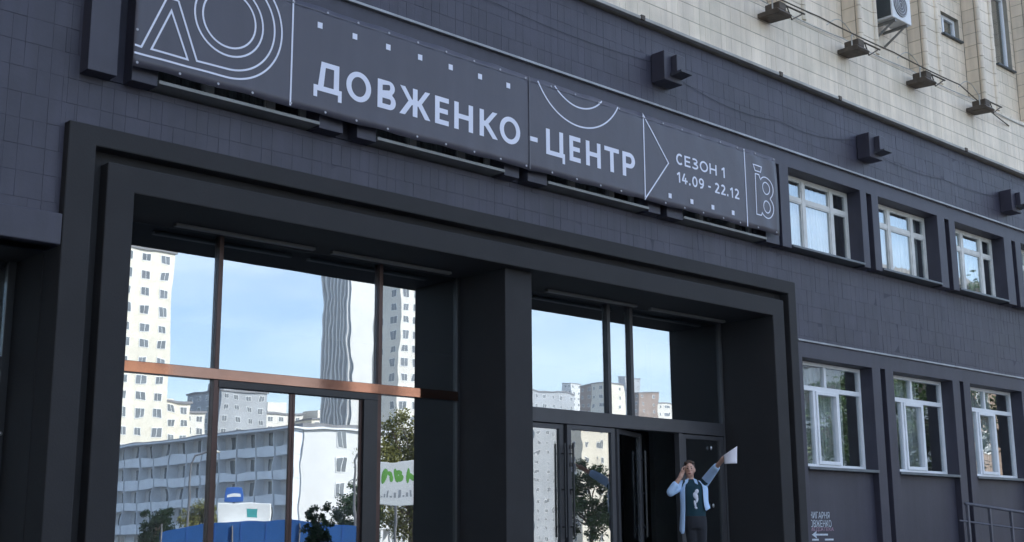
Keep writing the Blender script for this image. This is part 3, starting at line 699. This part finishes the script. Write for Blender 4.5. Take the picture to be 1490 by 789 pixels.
cable([(17.95, .031, 7.80), (20.3, .031, 7.78), (22.42, .031, 7.86)], .0032, 'thin dark cable between the last two box lamps', sag=.03)
cable([(22.9, -.05, 9.33), (20.3, -.42, 9.42), (18.1, -.42, 9.44), (15.95, -.42, 9.44), (13.8, -.42, 9.44), (11.6, -.42, 9.44)], .011, 'brown supply line strung past the floodlights on the beige wall', 'rusty', sag=.008)
cable([(23.6, -.06, 9.47), (21.4, -.08, 9.52), (19.2, -.08, 9.52), (17.1, -.08, 9.52), (14.9, -.08, 9.52), (12, -.08, 9.52)], .009, 'grey wire looped along the foot of the beige fins', 'cable_grey', sag=.012)
FLAB = ['brown floodlight bracket over the beige wall beside the topmost cable', 'brown floodlight bracket below the air conditioner fin', 'brown floodlight bracket below the fin beside the small window', 'brown floodlight bracket below the fin beside the tall window']
def floodlight(x, label):
    t = thing('floodlight', label, 'floodlight', (x, -.05, 9.2), 0, 'floodlights along the beige wall')
    q = MB().prism([(-.46, .03), (-.42, -.01), (.0, .02), (.0, .10), (-.40, .10)], 'x', -.02, .34); part('housing', q, 'rusty', t, bevel=.01)
    q = MB().box(.06, .26, -.40, -.1, .101, .24); part('gear_box', q, 'rusty', t, bevel=.015)
    q = MB().tube([(.0, -.3, .10), (.0, -.3, .30), (.1, -.26, .34)], .014, 6); part('yoke', q, 'cable_grey', t)
    q = MB().tube([(.34, -.36, .22), (.46, -.36, .02), (.80, -.36, .22)], .013, 6).tube([(.30, -.36, .23), (.86, -.36, .235)], .016, 6).tube([(.34, -.36, .22), (.34, 0, .22)], .013, 6)
    part('bracket', q, 'rusty', t)
    P = [(-.5+.9*k/14, -.12, .42+.22*math.sin(math.pi*k/14)) for k in range(15)]
    part('wire_loop', MB().tube(P, .009, 5), 'cable_grey', t)
    t.scale = (.88, .88, .88); return t
for x, l in zip((14.86, 17.0, 19.12, 21.22), FLAB): floodlight(x, l)
ac = thing('air_conditioner', 'white outdoor air conditioner unit on a bracket between beige fins', 'air conditioner', (18.52, .0, 10.26))
part('casing', MB().box(0, .62, -.22, .10, 0, .56), 'ac_white', ac, bevel=.015)
part('side_grille', MB().box(-.006, -.0005, -.19, .07, .04, .52), 'ac_dark', ac)
q = MB().tube([(.27, -.221, .28), (.27, -.232, .28)], .215, 24); fg = part('fan_guard', q, 'ac_grille', ac)
q = MB()
for r_ in (.05, .1, .15, .2): q.tube([(.27+r_*math.cos(R(12*k)), -.238, .28+r_*math.sin(R(12*k))) for k in range(31)], .004, 4, cap=False)
part('guard_ring', q, 'ac_white', fg)
for xx in (.10, .48): part('bracket', MB().box(xx, xx+.04, -.2, .262, -.045, -.002).prism([(-.15, -.044), (-.11, -.044), (.262, -.26), (.262, -.30)], 'x', xx+.005, xx+.035), 'sill_metal', ac)
# ------------------------------------------------------------------ railing on the ramp
rl = thing('metal_railing', 'dark painted tubular railing in front of the lower windows', 'railing', (0, 0, 0))
ry = -1.2; zt = lambda x, z: z-.061*(x-17.85)
part('top_rail', MB().tube([(17.80, ry, zt(17.80, 2.07)), (24, ry, zt(24, 2.07))], .024, 8), 'rail_paint', rl, smooth=True)
part('middle_rail', MB().tube([(17.60, ry, zt(17.6, 1.81)), (24, ry, zt(24, 1.81))], .015, 8), 'rail_paint', rl, smooth=True)
for k in range(10):
    x = 17.85+.68*k; part('post', MB().box(x-.02, x+.02, ry-.02, ry+.02, .9-.061*(x-17), zt(x, 2.05)), 'rail_paint', rl)

# ------------------------------------------------------------------ person
PX, PYY, PZ = 13.36, .28, .9
def remesh(o, v=.012, it=4):
    m_ = o.modifiers.new('r', 'REMESH'); m_.mode = 'VOXEL'; m_.voxel_size = v; m_.use_smooth_shade = True
    s_ = o.modifiers.new('s', 'SMOOTH'); s_.iterations = it; s_.factor = .5
b = MB()
b.ell((-.062, -.01, 1.600), .074, .092, .102); b.ell((-.062, -.04, 1.545), .056, .062, .062)      # skull and jaw
b.cap((-.055, 0, 1.40), (-.06, 0, 1.54), .058, .052); b.ell((-.062, -.104, 1.585), .013, .02, .022)
b.ell((-.138, .005, 1.585), .012, .02, .03); b.ell((.014, .005, 1.585), .012, .02, .03)
b.loft([((0, 0, .90), .15, .10), ((0, 0, 1.05), .15, .10), ((-.01, 0, 1.25), .17, .11), ((-.02, 0, 1.40), .15, .09), ((-.04, 0, 1.46), .06, .05)])
sh1, el1, wr1 = (-.20, .0, 1.39), (-.345, -.10, 1.30), (-.20, -.13, 1.49)
sh2, el2, wr2 = (.15, .0, 1.42), (.275, -.20, 1.555), (.385, -.40, 1.665)
for a_, c_, e_ in ((sh1, el1, wr1), (sh2, el2, wr2)):
    b.cap(a_, c_, .05, .042); b.cap(c_, e_, .042, .030)
# hand at the ear: palm, four fingers round the phone, thumb
b.cap((-.195, -.13, 1.50), (-.165, -.105, 1.555), .034, .034)
for k, ln in enumerate((.062, .072, .068, .055)):
    p = Vector((-.178+.006*k, -.140+.026*k, 1.575-.004*k)); q1 = p+Vector((.014, .004, ln*.55)); q2 = q1+Vector((.03, .0, ln*.3))
    b.cap(p, q1, .0105, .0095, 8); b.cap(q1, q2, .0095, .008, 8)
b.cap((-.17, -.14, 1.54), (-.145, -.155, 1.58), .012, .010, 8)
# hand with the sheet
b.cap((.39, -.41, 1.67), (.425, -.46, 1.705), .033, .036)
for k, ln in enumerate((.06, .07, .066, .05)):
    p = Vector((.43+.004*k, -.47+.022*(k-1.5), 1.735-.014*k)); q1 = p+Vector((.035, -.02, .022)); q2 = q1+Vector((.014, .016, -.008))
    b.cap(p, q1, .0105, .0095, 8); b.cap(q1, q2, .0095, .008, 8)
b.cap((.41, -.475, 1.70), (.455, -.515, 1.73), .012, .010, 8)
# legs
b.cap((-.07, 0, .90), (-.045, -.01, .50), .085, .058); b.cap((-.045, -.01, .50), (-.04, .02, .09), .056, .038); b.cap((-.04, .02, .05), (-.045, -.14, .035), .036, .03)
b.cap((.07, 0, .90), (.075, .03, .50), .085, .058); b.cap((.075, .03, .50), (.07, .38, .36), .056, .038); b.cap((.07, .40, .34), (.07, .44, .22), .036, .03)
pr = part('person', b, 'skin', loc=(PX, PYY, PZ), rz=R(-51)); remesh(pr, .0075, 3); pr.scale = (.90, .92, 1)
tag(pr, 'person in open light blue shirt leaning out of the doorway, arm raised with a sheet', 'person')
h = MB(); h.ell((-.062, .014, 1.640), .081, .094, .080); h.ell((-.095, -.03, 1.680), .045, .05, .024); h.ell((-.03, -.03, 1.682), .045, .05, .022)
h.ell((-.062, .045, 1.575), .078, .07, .075); hr = part('hair', h, 'hair', pr, smooth=True)
e = MB()
for s_ in (-1, 1): e.ell((-.062+s_*.028, -.092, 1.604), .011, .008, .006); 
part('eye', e, 'phone', pr, smooth=True)
part('brow', MB().box(-.10, -.075, -.103, -.094, 1.622, 1.627).box(-.049, -.024, -.103, -.094, 1.622, 1.627), 'hair', pr)
part('mouth', MB().ell((-.062, -.096, 1.538), .022, .010, .009), 'mouth', pr, smooth=True)
t = MB(); t.loft([((0, 0, .96), .150, .105), ((0, 0, 1.08), .158, .112), ((-.01, 0, 1.25), .180, .122), ((-.02, 0, 1.38), .178, .105), ((-.035, 0, 1.435), .11, .075), ((-.045, 0, 1.465), .066, .062)], 28)
t.cap((-.17, 0, 1.39), (-.24, -.03, 1.36), .062, .062); t.cap((.12, 0, 1.41), (.18, -.06, 1.45), .062, .062)
ts = part('t_shirt', t, 'tee_teal', pr); remesh(ts, .012, 4)
pm = MB()                                                  # pale print on the shirt front
for x_, z_, a_, c_, tl in ((.03, 1.30, .028, .035, .5), (.012, 1.245, .034, .05, -.4), (.028, 1.19, .02, .04, .3), (.0, 1.14, .016, .05, -.2), (.012, 1.09, .022, .016, .4)):
    pm.ell((x_, -.121+.02*abs(x_), z_), a_, .012, c_, 12, 8, Matrix.Rotation(tl, 3, 'Y'))
part('shirt_print', pm, 'print_white', ts, smooth=True)
def cloth_arm(q, a_, c_, e_, r_a, r_b, r_c): q.cap(a_, c_, r_a, r_b, 14); q.cap(c_, e_, r_b, r_c, 14)
w = MB(); cloth_arm(w, sh1, el1, Vector(el1).lerp(Vector(wr1), .45), .072, .064, .056); cloth_arm(w, sh2, el2, Vector(el2).lerp(Vector(wr2), .45), .072, .062, .054)
n_ = 26
prof = [(1.445, .085, .075), (1.40, .20, .105), (1.30, .205, .132), (1.15, .195, .138), (1.0, .20, .138), (.90, .215, .14), (.84, .22, .145)]
i0 = len(w.v)
for (z_, rx, ry_) in prof:
    for k in range(n_+1):
        op = 38+10*max(0, (1.3-z_))*2                       # open at the front
        a_ = R(-90+op+(360-2*op)*k/n_); fl_ = 1+.05*math.sin(k*1.9+z_*6)*(1.45-z_)*2
        rt = .5+.5*math.cos(a_)                             # the flap on the side of the raised arm rides up
        zz = z_+rt*.24*max(0, (1.25-z_)/.41)-max(0, k/n_-.72)*.45*max(0, (1.0-z_)/.16)
        w.v.append((-.01+rx*fl_*math.cos(a_), ry_*fl_*math.sin(a_), zz))
for j in range(len(prof)-1):
    for k in range(n_):
        p_ = i0+j*(n_+1)+k; w.f.append((p_, p_+1, p_+n_+2, p_+n_+1)); w.m.append(0)
so_ = part('open_shirt', w, 'shirt_blue', pr, smooth=True); sm = so_.modifiers.new('s', 'SOLIDIFY'); sm.thickness = .008; sb = so_.modifiers.new('d', 'SUBSURF'); sb.levels = 1; sb.render_levels = 1
col = MB()
for s_ in (-1, 1): col.prism([(-.045+s_*.03, 1.475), (-.045+s_*.085, 1.455), (-.045+s_*.10, 1.39), (-.045+s_*.055, 1.41)], 'y', -.105, -.094)
part('collar', col, 'shirt_blue', so_)
j = MB(); j.loft([((0, 0, .82), .155, .115), ((0, 0, .92), .165, .12), ((0, 0, .99), .155, .11)], 24)
j.cap((-.07, 0, .88), (-.045, -.01, .50), .098, .070); j.cap((-.045, -.01, .50), (-.04, .02, .13), .070, .058)
j.cap((.07, 0, .88), (.075, .03, .50), .098, .070); j.cap((.075, .03, .50), (.07, .34, .38), .070, .056)
jo = part('trousers', j, 'jeans', pr); remesh(jo, .012, 4)
part('shoe', MB().cap((-.04, .05, .05), (-.045, -.16, .042), .048, .042), 'shoe', pr, smooth=True)
part('shoe', MB().cap((.07, .40, .36), (.07, .46, .18), .048, .042), 'shoe', pr, smooth=True)
rot = Matrix.Rotation(R(-51), 4, 'Z'); base = Vector((PX, PYY, PZ))
pp = MB(); c4 = [Vector((.43, -.53, 1.745)), Vector((.625, -.56, 1.855)), Vector((.612, -.58, 1.635)), Vector((.435, -.54, 1.635))]
nn = 8
for a_ in range(nn+1):
    for b_ in range(nn+1):
        u, v = a_/nn, b_/nn; p = c4[0].lerp(c4[1], u).lerp(c4[3].lerp(c4[2], u), v); p.y += -.03*math.sin(u*math.pi)+.012*math.sin(v*3)
        pp.v.append(tuple(rot @ Vector((p.x*.90, p.y*.92, p.z))))
for a_ in range(nn):
    for b_ in range(nn): k = a_*(nn+1)+b_; pp.f.append((k, k+1, k+nn+2, k+nn+1)); pp.m.append(0)
ps = part('paper_sheet', pp, 'paper', loc=base, smooth=True); sm = ps.modifiers.new('s', 'SOLIDIFY'); sm.thickness = .0015
tag(ps, 'white paper sheet held up in the raised hand', 'paper')
ph = part('phone', MB().box(-.006, .006, -.036, .036, -.07, .07), 'phone', loc=base+(rot @ Vector((-.135, -.078, 1.575))), rz=R(-51), bevel=.003)
tag(ph, 'dark phone pressed to the ear of the person', 'phone')

# ------------------------------------------------------------------ the other side of the street (seen in the panes)
def pt(bearing, dist):            # bearing from the normal of the facade, measured from the point (0, 12.34)
    return dist*math.sin(R(bearing)), 12.34-dist*math.cos(R(bearing))
def win_mesh(w, h, frame='sign_white'):
    q = MB(); q.box(-w/2, w/2, -.02, .06, 0, h, 0); q.box(-w/2+.09, -.04, .0605, .075, .09, h-.09, 1); q.box(.04, w/2-.09, .0605, .075, .09, h-.09, 1)
    return q.mesh('window', frame, 'far_glass')
def house(name, label, x0, x1, y0, y1, h, floors, nfx, nfy, wallm, cat='building', group=None, balc=None, win=(1.5, 1.5), roofm='roof_felt', pent=True, frame='sign_white', skip=lambda f, k: False):
    t = thing(name, label, cat, ((x0+x1)/2, (y0+y1)/2, 0), 0, group); w, d = x1-x0, y1-y0
    part('wall', MB().box(-w/2, w/2, -d/2, d/2, -.3, h), wallm, t)
    rm = MB().box(-w/2-.3, w/2+.3, -d/2-.3, d/2+.3, h+.002, h+.45)
    rf = part('roof', rm, roofm, t)
    if pent: part('roof_house', MB().box(-w*.25, w*.2, -d*.25, d*.25, h+.451, h+3.2), wallm, rf)
    fh = h/floors; me = win_mesh(*win, frame)
    for f in range(floors):
        z = f*fh+fh*.3
        for k in range(nfx):
            if not skip(f, k): link('window', me, t, (-w/2+w*(k+.5)/nfx, d/2, z), R(0))
        for k in range(nfy):
            link('window', me, t, (-w/2, -d/2+d*(k+.5)/nfy, z), R(90))
    if balc:
        n, bm_ = balc; bw_ = d/n*.92
        q = MB().box(-.0, -1.3, -bw_/2, bw_/2, -.12, 0).box(-1.3, -1.22, -bw_/2, bw_/2, .0, 1.05).box(-1.3, 0, bw_/2-.1, bw_/2, 0, fh-.15)
        me2 = q.mesh('balcony', bm_)
        for f in range(1, floors):
            for k in range(n): link('balcony', me2, t, (-w/2-.002, -d/2+d*(k+.5)/n, f*fh))
    return t
# white five-storey block, end wall to the sun
blk = house('apartment_block', 'white five storey block with balconies along its side and blank end wall', 87, 100, -180, -118, 15.2, 5, 1, 14, 'white_wall', balc=(14, 'white_panel'), win=(2.2, 1.9), pent=False, skip=lambda f, k: True)
wm_ = win_mesh(1.5, 1.9)
for f in range(1, 5): link('window', wm_, blk, (-1.0, 31, 3.04*f+.7))
part('eaves', MB().box(-8.6, 7.2, -31.6, 31.4, 14.95, 15.19), 'white_panel', blk)
part('colonnade', MB().box(2, 7, 31.001, 33.5, 2.9, 3.2).box(2.0, 2.3, 33.1, 33.4, 0, 2.9).box(3.5, 3.8, 33.1, 33.4, 0, 2.9).box(5.0, 5.3, 33.1, 33.4, 0, 2.9).box(6.6, 6.9, 33.1, 33.4, 0, 2.9), 'white_wall', blk)
part('stair_strip', MB().box(4.2, 5.6, 31.002, 31.1, 3.6, 10.5), 'far_glass', blk)
GT = 'high rise towers across the street'
house('tower_block', 'cream high rise tower with stepped top beyond the white block', 95, 109, -212, -194.6, 53, 17, 4, 4, 'cream_wall', group=GT, win=(1.7, 1.6))
house('tower_block', 'cream slab behind the white block with many windows', 108, 128, -240, -221, 29, 10, 7, 3, 'cream_wall', group=GT)
house('tower_block', 'pale slab left of the grey tower above the white block', 128, 145, -262, -245, 30, 10, 6, 3, 'pale_wall', group=GT)
house('tower_block', 'grey tower standing over the balconies of the white block', 168, 182, -296, -278, 40, 13, 4, 4, 'grey_wall', group=GT)
house('tower_block', 'pale tower right of the grey tower above the white block', 186, 198, -300, -285, 36, 12, 4, 3, 'pale_wall', group=GT)
house('tower_block', 'low cream house peeking over the end of the white block', 196, 212, -292, -278, 34, 11, 5, 3, 'cream_wall', group=GT)
# tall tower with vertical ribs
tw = thing('ribbed_tower', 'very tall tower with vertical ribs on its side and white sunlit front', 'building', (182, -237, 0))
part('wall', MB().box(-7, 9, -6, 6, 0, 84), 'white_wall', tw); part('side_glazing', MB().box(-7.06, -7.005, -5.8, 5.8, 3, 82), 'tower_stripe', tw)
for k in range(8): part('rib', MB().box(-7.7, -7.061, -5.6+1.5*k, -5.1+1.5*k, 0, 83), 'white_wall', tw)
for k in range(20): part('window', MB().box(5.2, 7.4, 6.001, 6.06, 4+4*k, 6.2+4*k), 'far_glass', tw)
house('tower_block', 'broad cream slab right of the ribbed tower', 160.5, 188, -202.5, -194, 57, 19, 9, 2, 'pale_wall', group=GT, win=(1.8, 1.7))
# skyline to the right
GS = 'far skyline beyond the trees'
for (bg_, ds, w_, h_, mt_, lb_) in ((43.5, 700, 34, 78, 'pale_wall', 'pale far house at the left end of the skyline'), (44.6, 520, 24, 60, 'grey_wall', 'dark grey flat roofed far house'), (45.75, 800, 8, 97, 'white_wall', 'slim white far tower'),
        (46.75, 600, 11, 72, 'brown_wall', 'narrow brown far house'), (47.35, 560, 12, 68, 'cream_wall', 'cream far house beside the narrow brown one'), (48.35, 900, 16, 113, 'grey_wall', 'tall grey far tower'), (48.95, 640, 13, 73, 'brown_wall', 'low brown far house in front of the grey tower'),
        (50.1, 700, 46, 73, 'pale_wall', 'long pale far slab'), (46.2, 980, 18, 116, 'grey_wall', 'grey far tower behind the slim white one'), (52.5, 330, 40, 30, 'cream_wall', 'long cream far slab')):
    x, y = pt(bg_, ds); house('skyline_house', lb_, x-w_/2, x+w_/2, y-4, y+4, h_, max(6, int(h_/3.6)), max(2, int(w_/4.5)), 2, mt_, group=GS, pent=(ds < 350))
# buildings that the right hand windows show
x, y = pt(55.6, 120); house('cream_house', 'tall cream house facing the lower windows', x-1, x+10, y-8, y+8, 25, 8, 4, 3, 'cream_wall', pent=False)
x, y = pt(60.2, 105); house('brown_house', 'brown apartment house with white balconies', x-11, x+7, y-8, y+8, 19, 6, 5, 3, 'brown_wall', balc=(3, 'white_wall'), pent=False)
# trees
def leaf_crown(seed, rx, rz, nclump, nleaf, ls):
    r = random.Random(seed); q = MB()
    cl = []
    for k in range(nclump):
        while True:
            p = Vector((r.uniform(-1, 1), r.uniform(-1, 1), r.uniform(-1, 1)))
            if .25 < p.length < 1: break
        cl.append(Vector((p.x*rx, p.y*rx, p.z*rz)))
    for c in cl:
        cr_ = r.uniform(.16, .34)*rx
        for k in range(nleaf):
            d = Vector((r.gauss(0, 1), r.gauss(0, 1), r.gauss(0, .8))); d = d.normalized()*cr_*r.uniform(.3, 1.05)
            p = c+d; a = Vector((r.gauss(0, 1), r.gauss(0, 1), r.gauss(0, 1))).normalized(); b_ = a.orthogonal().normalized(); s_ = ls*r.uniform(.6, 1.3)
            q.quad(p-a*s_, p+b_*s_*.5, p+a*s_, p-b_*s_*.5)
    return q, cl
TM = {}
def tree(label, x, y, h, rx, lm, seed, group='street trees', name='tree', ls=.10, cz=.62, rzf=.40, nc=52, nl=190):
    key = (lm, seed, h, rx)
    t = thing(name, label, 'tree', (x, y, -.02), rnd.uniform(0, 6), group)
    q, cl = leaf_crown(seed, rx, h*rzf, nc, nl, ls)
    c = part('crown', q, lm, t, loc=(0, 0, h*cz))
    tr = MB(); tr.tube([(0, 0, 0), (.05, .02, h*.3), (0, .05, h*cz), (0, 0, h*.85)], [h*.026, h*.02, h*.013, h*.004], 8)
    for cc in cl[::4]:
        z0_ = h*r_.uniform(.3, .6) if False else h*.35; tr.tube([(0.03, .03, z0_), tuple(Vector((cc.x*.5, cc.y*.5, h*cz+cc.z*.6-.1*h))), (cc.x, cc.y, h*cz+cc.z)], [h*.01, h*.006, .012], 5)
    part('trunk', tr, 'bark', t); return t
x, y = pt(38.6, 72); tree('dense olive green tree behind the white billboard', x, y, 8.6, 2.9, 'leaf_olive', 3, nc=120, nl=150)
x, y = pt(40.6, 76); tree('olive green tree next to the one behind the billboard', x, y, 8.8, 3.0, 'leaf_olive', 5, nc=110, nl=150)
x, y = pt(34.5, 32); tree('small dark sapling in front of the blue tent', x, y, 2.55, .38, 'leaf_dark', 6, name='sapling', ls=.04, nc=80, nl=60)
x, y = pt(57.2, 62); tree('broad green tree reflected beside the cream house', x, y, 9.2, 3.4, 'leaf_green', 11)
x, y = pt(58.9, 58); tree('green tree between the cream house and the brown house', x, y, 7.2, 2.4, 'leaf_dark', 12)
x, y = pt(63.2, 56); tree('tall green tree right of the brown house', x, y, 12.5, 4.0, 'leaf_green', 13, nc=60)
x, y = pt(66.2, 58); tree('tall light green tree at the far right of the row', x, y, 13, 4.2, 'leaf_green', 14, nc=60)
x, y = pt(47, 95); tree('green tree below the brown gabled house', x, y, 7.5, 2.8, 'leaf_green', 15)
x, y = pt(50.5, 90); tree('dark green tree below the long pale slab', x, y, 7.0, 2.6, 'leaf_dark', 16)
for bg_, ds, hh, rr_, mt_, sd_, lb_ in ((24.9, 120, 5.0, 1.8, 'leaf_green', 21, 'green tree at the far corner of the white block'), (27.6, 118, 4.6, 1.6, 'leaf_dark', 22, 'low dark tree in front of the balconies'), (29.4, 110, 4.8, 1.8, 'leaf_olive', 23, 'small olive tree behind the white truck'), (36.4, 92, 5.4, 1.9, 'leaf_dark', 24, 'dark tree beside the colonnade of the white block')):
    x, y = pt(bg_, ds); tree(lb_, x, y, hh, rr_, mt_, sd_, nc=70, nl=150)
for bg_, ds, lb_ in ((28.9, 70, 'tall street lamp behind the far half of the blue tent'), (36.0, 66, 'tall street lamp by the end wall of the white block')):
    x, y = pt(bg_, ds); t = thing('street_lamp', lb_, 'lamp post', (x, y, 0), 0, 'street lamps across the road')
    part('post', MB().tube([(0, 0, 0), (0, 0, 5.6), (.2, .1, 6.1), (.9, .4, 6.3)], [.09, .06, .05, .04], 8), 'pole', t); part('lamp_head', MB().ell((1.1, .5, 6.3), .35, .14, .08), 'cable_grey', t)
# blue tent
x, y = pt(32.2, 48)
tn = thing('market_tent', 'long blue fabric market tent with a low arched roof', 'tent', (x, y, 0), R(32))
n_ = 24; q = MB()
for k in range(n_):
    f = lambda t_: 1.9+.42*math.sin(math.pi*min(max(t_, 0), 1))**.7
    a_, b_ = k/n_, (k+1)/n_; xa, xb = -3.6+7.2*a_, -3.6+7.2*b_
    q.quad((xa, 1.5, f(a_)), (xb, 1.5, f(b_)), (xb, -1.5, f(b_)), (xa, -1.5, f(a_))); q.quad((xa, 1.5, .5), (xb, 1.5, .5), (xb, 1.5, f(b_)), (xa, 1.5, f(a_))); q.quad((xb, -1.5, .5), (xa, -1.5, .5), (xa, -1.5, f(a_)), (xb, -1.5, f(b_)))
tf = part('canopy', q, 'tent_blue', tn); sm = tf.modifiers.new('s', 'SOLIDIFY'); sm.thickness = .02
for k in range(1, 8):
    xx = -3.6+.9*k; ft = 1.9+.42*math.sin(math.pi*k/8)**.7
    part('seam', MB().box(xx-.02, xx+.02, 1.512, 1.53, .5, ft), 'sign_blue', tn)
for xx in (-3.55, -1.2, 1.2, 3.55): part('pole', MB().tube([(xx, 1.55, 0), (xx, 1.55, 2.2)], .03, 6), 'pole', tn)
# white box truck behind it
x, y = pt(31.2, 60)
tk = thing('box_truck', 'white box truck with a teal square, parked behind the blue tent', 'truck', (x, y, 0), R(31))
part('box_body', MB().box(-1.15, 1.15, -2.2, 2.2, 1.0, 3.25), 'sign_white', tk, bevel=.04); part('cab', MB().prism([(2.22, .6), (3.6, .6), (3.6, 1.4), (3.2, 2.3), (2.22, 2.4)], 'x', -1.0, 1.0), 'sign_white', tk, bevel=.05)
part('windscreen', MB().prism([(3.59, 1.45), (3.24, 2.2), (3.26, 2.22), (3.62, 1.46)], 'x', -.85, .85), 'far_glass', tk)
part('chassis', MB().box(-.5, .5, -2.1, 3.4, .6, .998), 'black_frame', tk)
for yy in (-1.4, 2.8):
    for xx in (-1.0, .75): part('wheel', MB().tube([(xx, yy, .45), (xx+.25, yy, .45)], .45, 18), 'tyre', tk)
part('square_logo', MB().box(.1, .55, 2.201, 2.206, 2.65, 3.0), 'sign_teal', tk); part('square_logo', MB().box(-1.156, -1.151, -.3, .2, 2.65, 3.0), 'sign_teal', tk)
# billboards and signs
x, y = pt(37.85, 60)
bb = thing('billboard', 'white street billboard with green lettering on a post', 'billboard', (x, y, 0), R(37.85))
part('board', MB().box(-1.0, 1.0, -.06, .06, 3.2, 5.25), 'sign_white', bb, bevel=.02); part('post', MB().tube([(0, 0, 0), (0, 0, 3.2)], .08, 10), 'pole', bb)
q = MB()
for xx, zz, a_, c_, tl in ((-.62, 4.55, .10, .34, .2), (-.38, 4.62, .16, .12, .6), (-.30, 4.42, .12, .2, -.3), (-.02, 4.55, .12, .38, -.2), (.16, 4.70, .16, .12, .3), (.2, 4.42, .14, .22, .5), (.56, 4.55, .09, .36, .1), (.72, 4.5, .1, .2, -.5)):
    q.ell((xx, .061, zz), a_, .006, c_, 12, 8, Matrix.Rotation(tl, 3, 'Y'))
part('green_print', q, 'sign_green', bb)
q = MB()
for k in range(9): q.box(-.75+.17*k, -.66+.17*k, .061, .066, 3.55, 3.62+.12*((k*7) % 3))
part('small_print', q, 'grey_wall', bb)
x, y = pt(30.75, 63)
bs = thing('blue_sign', 'square blue sign on a post above the white truck', 'sign', (x, y, 0), R(30.7)); part('panel', MB().box(-.38, .38, -.03, .03, 3.45, 4.1), 'sign_blue', bs, bevel=.02); part('post', MB().tube([(0, -.05, 0), (0, -.05, 3.9)], .04, 8), 'pole', bs)
part('panel_mark', MB().box(-.25, .25, .031, .035, 3.68, 3.8), 'sign_white', bs)

# ------------------------------------------------------------------ the air over the town
hz = bpy.data.materials.new('haze'); hz.use_nodes = True; ht = hz.node_tree; ht.nodes.clear()
ho = ht.nodes.new('ShaderNodeOutputMaterial'); hv = ht.nodes.new('ShaderNodeVolumePrincipled'); hv.inputs['Color'].default_value = (.93, .95, 1, 1); hv.inputs['Density'].default_value = .00035
ht.links.new(hv.outputs[0], ho.inputs['Volume'])
MATS['haze'] = hz
hb = part('haze', MB().box(-2600, 2600, -2600, 2600, -1.2, 122), 'haze'); hb['kind'] = 'stuff'
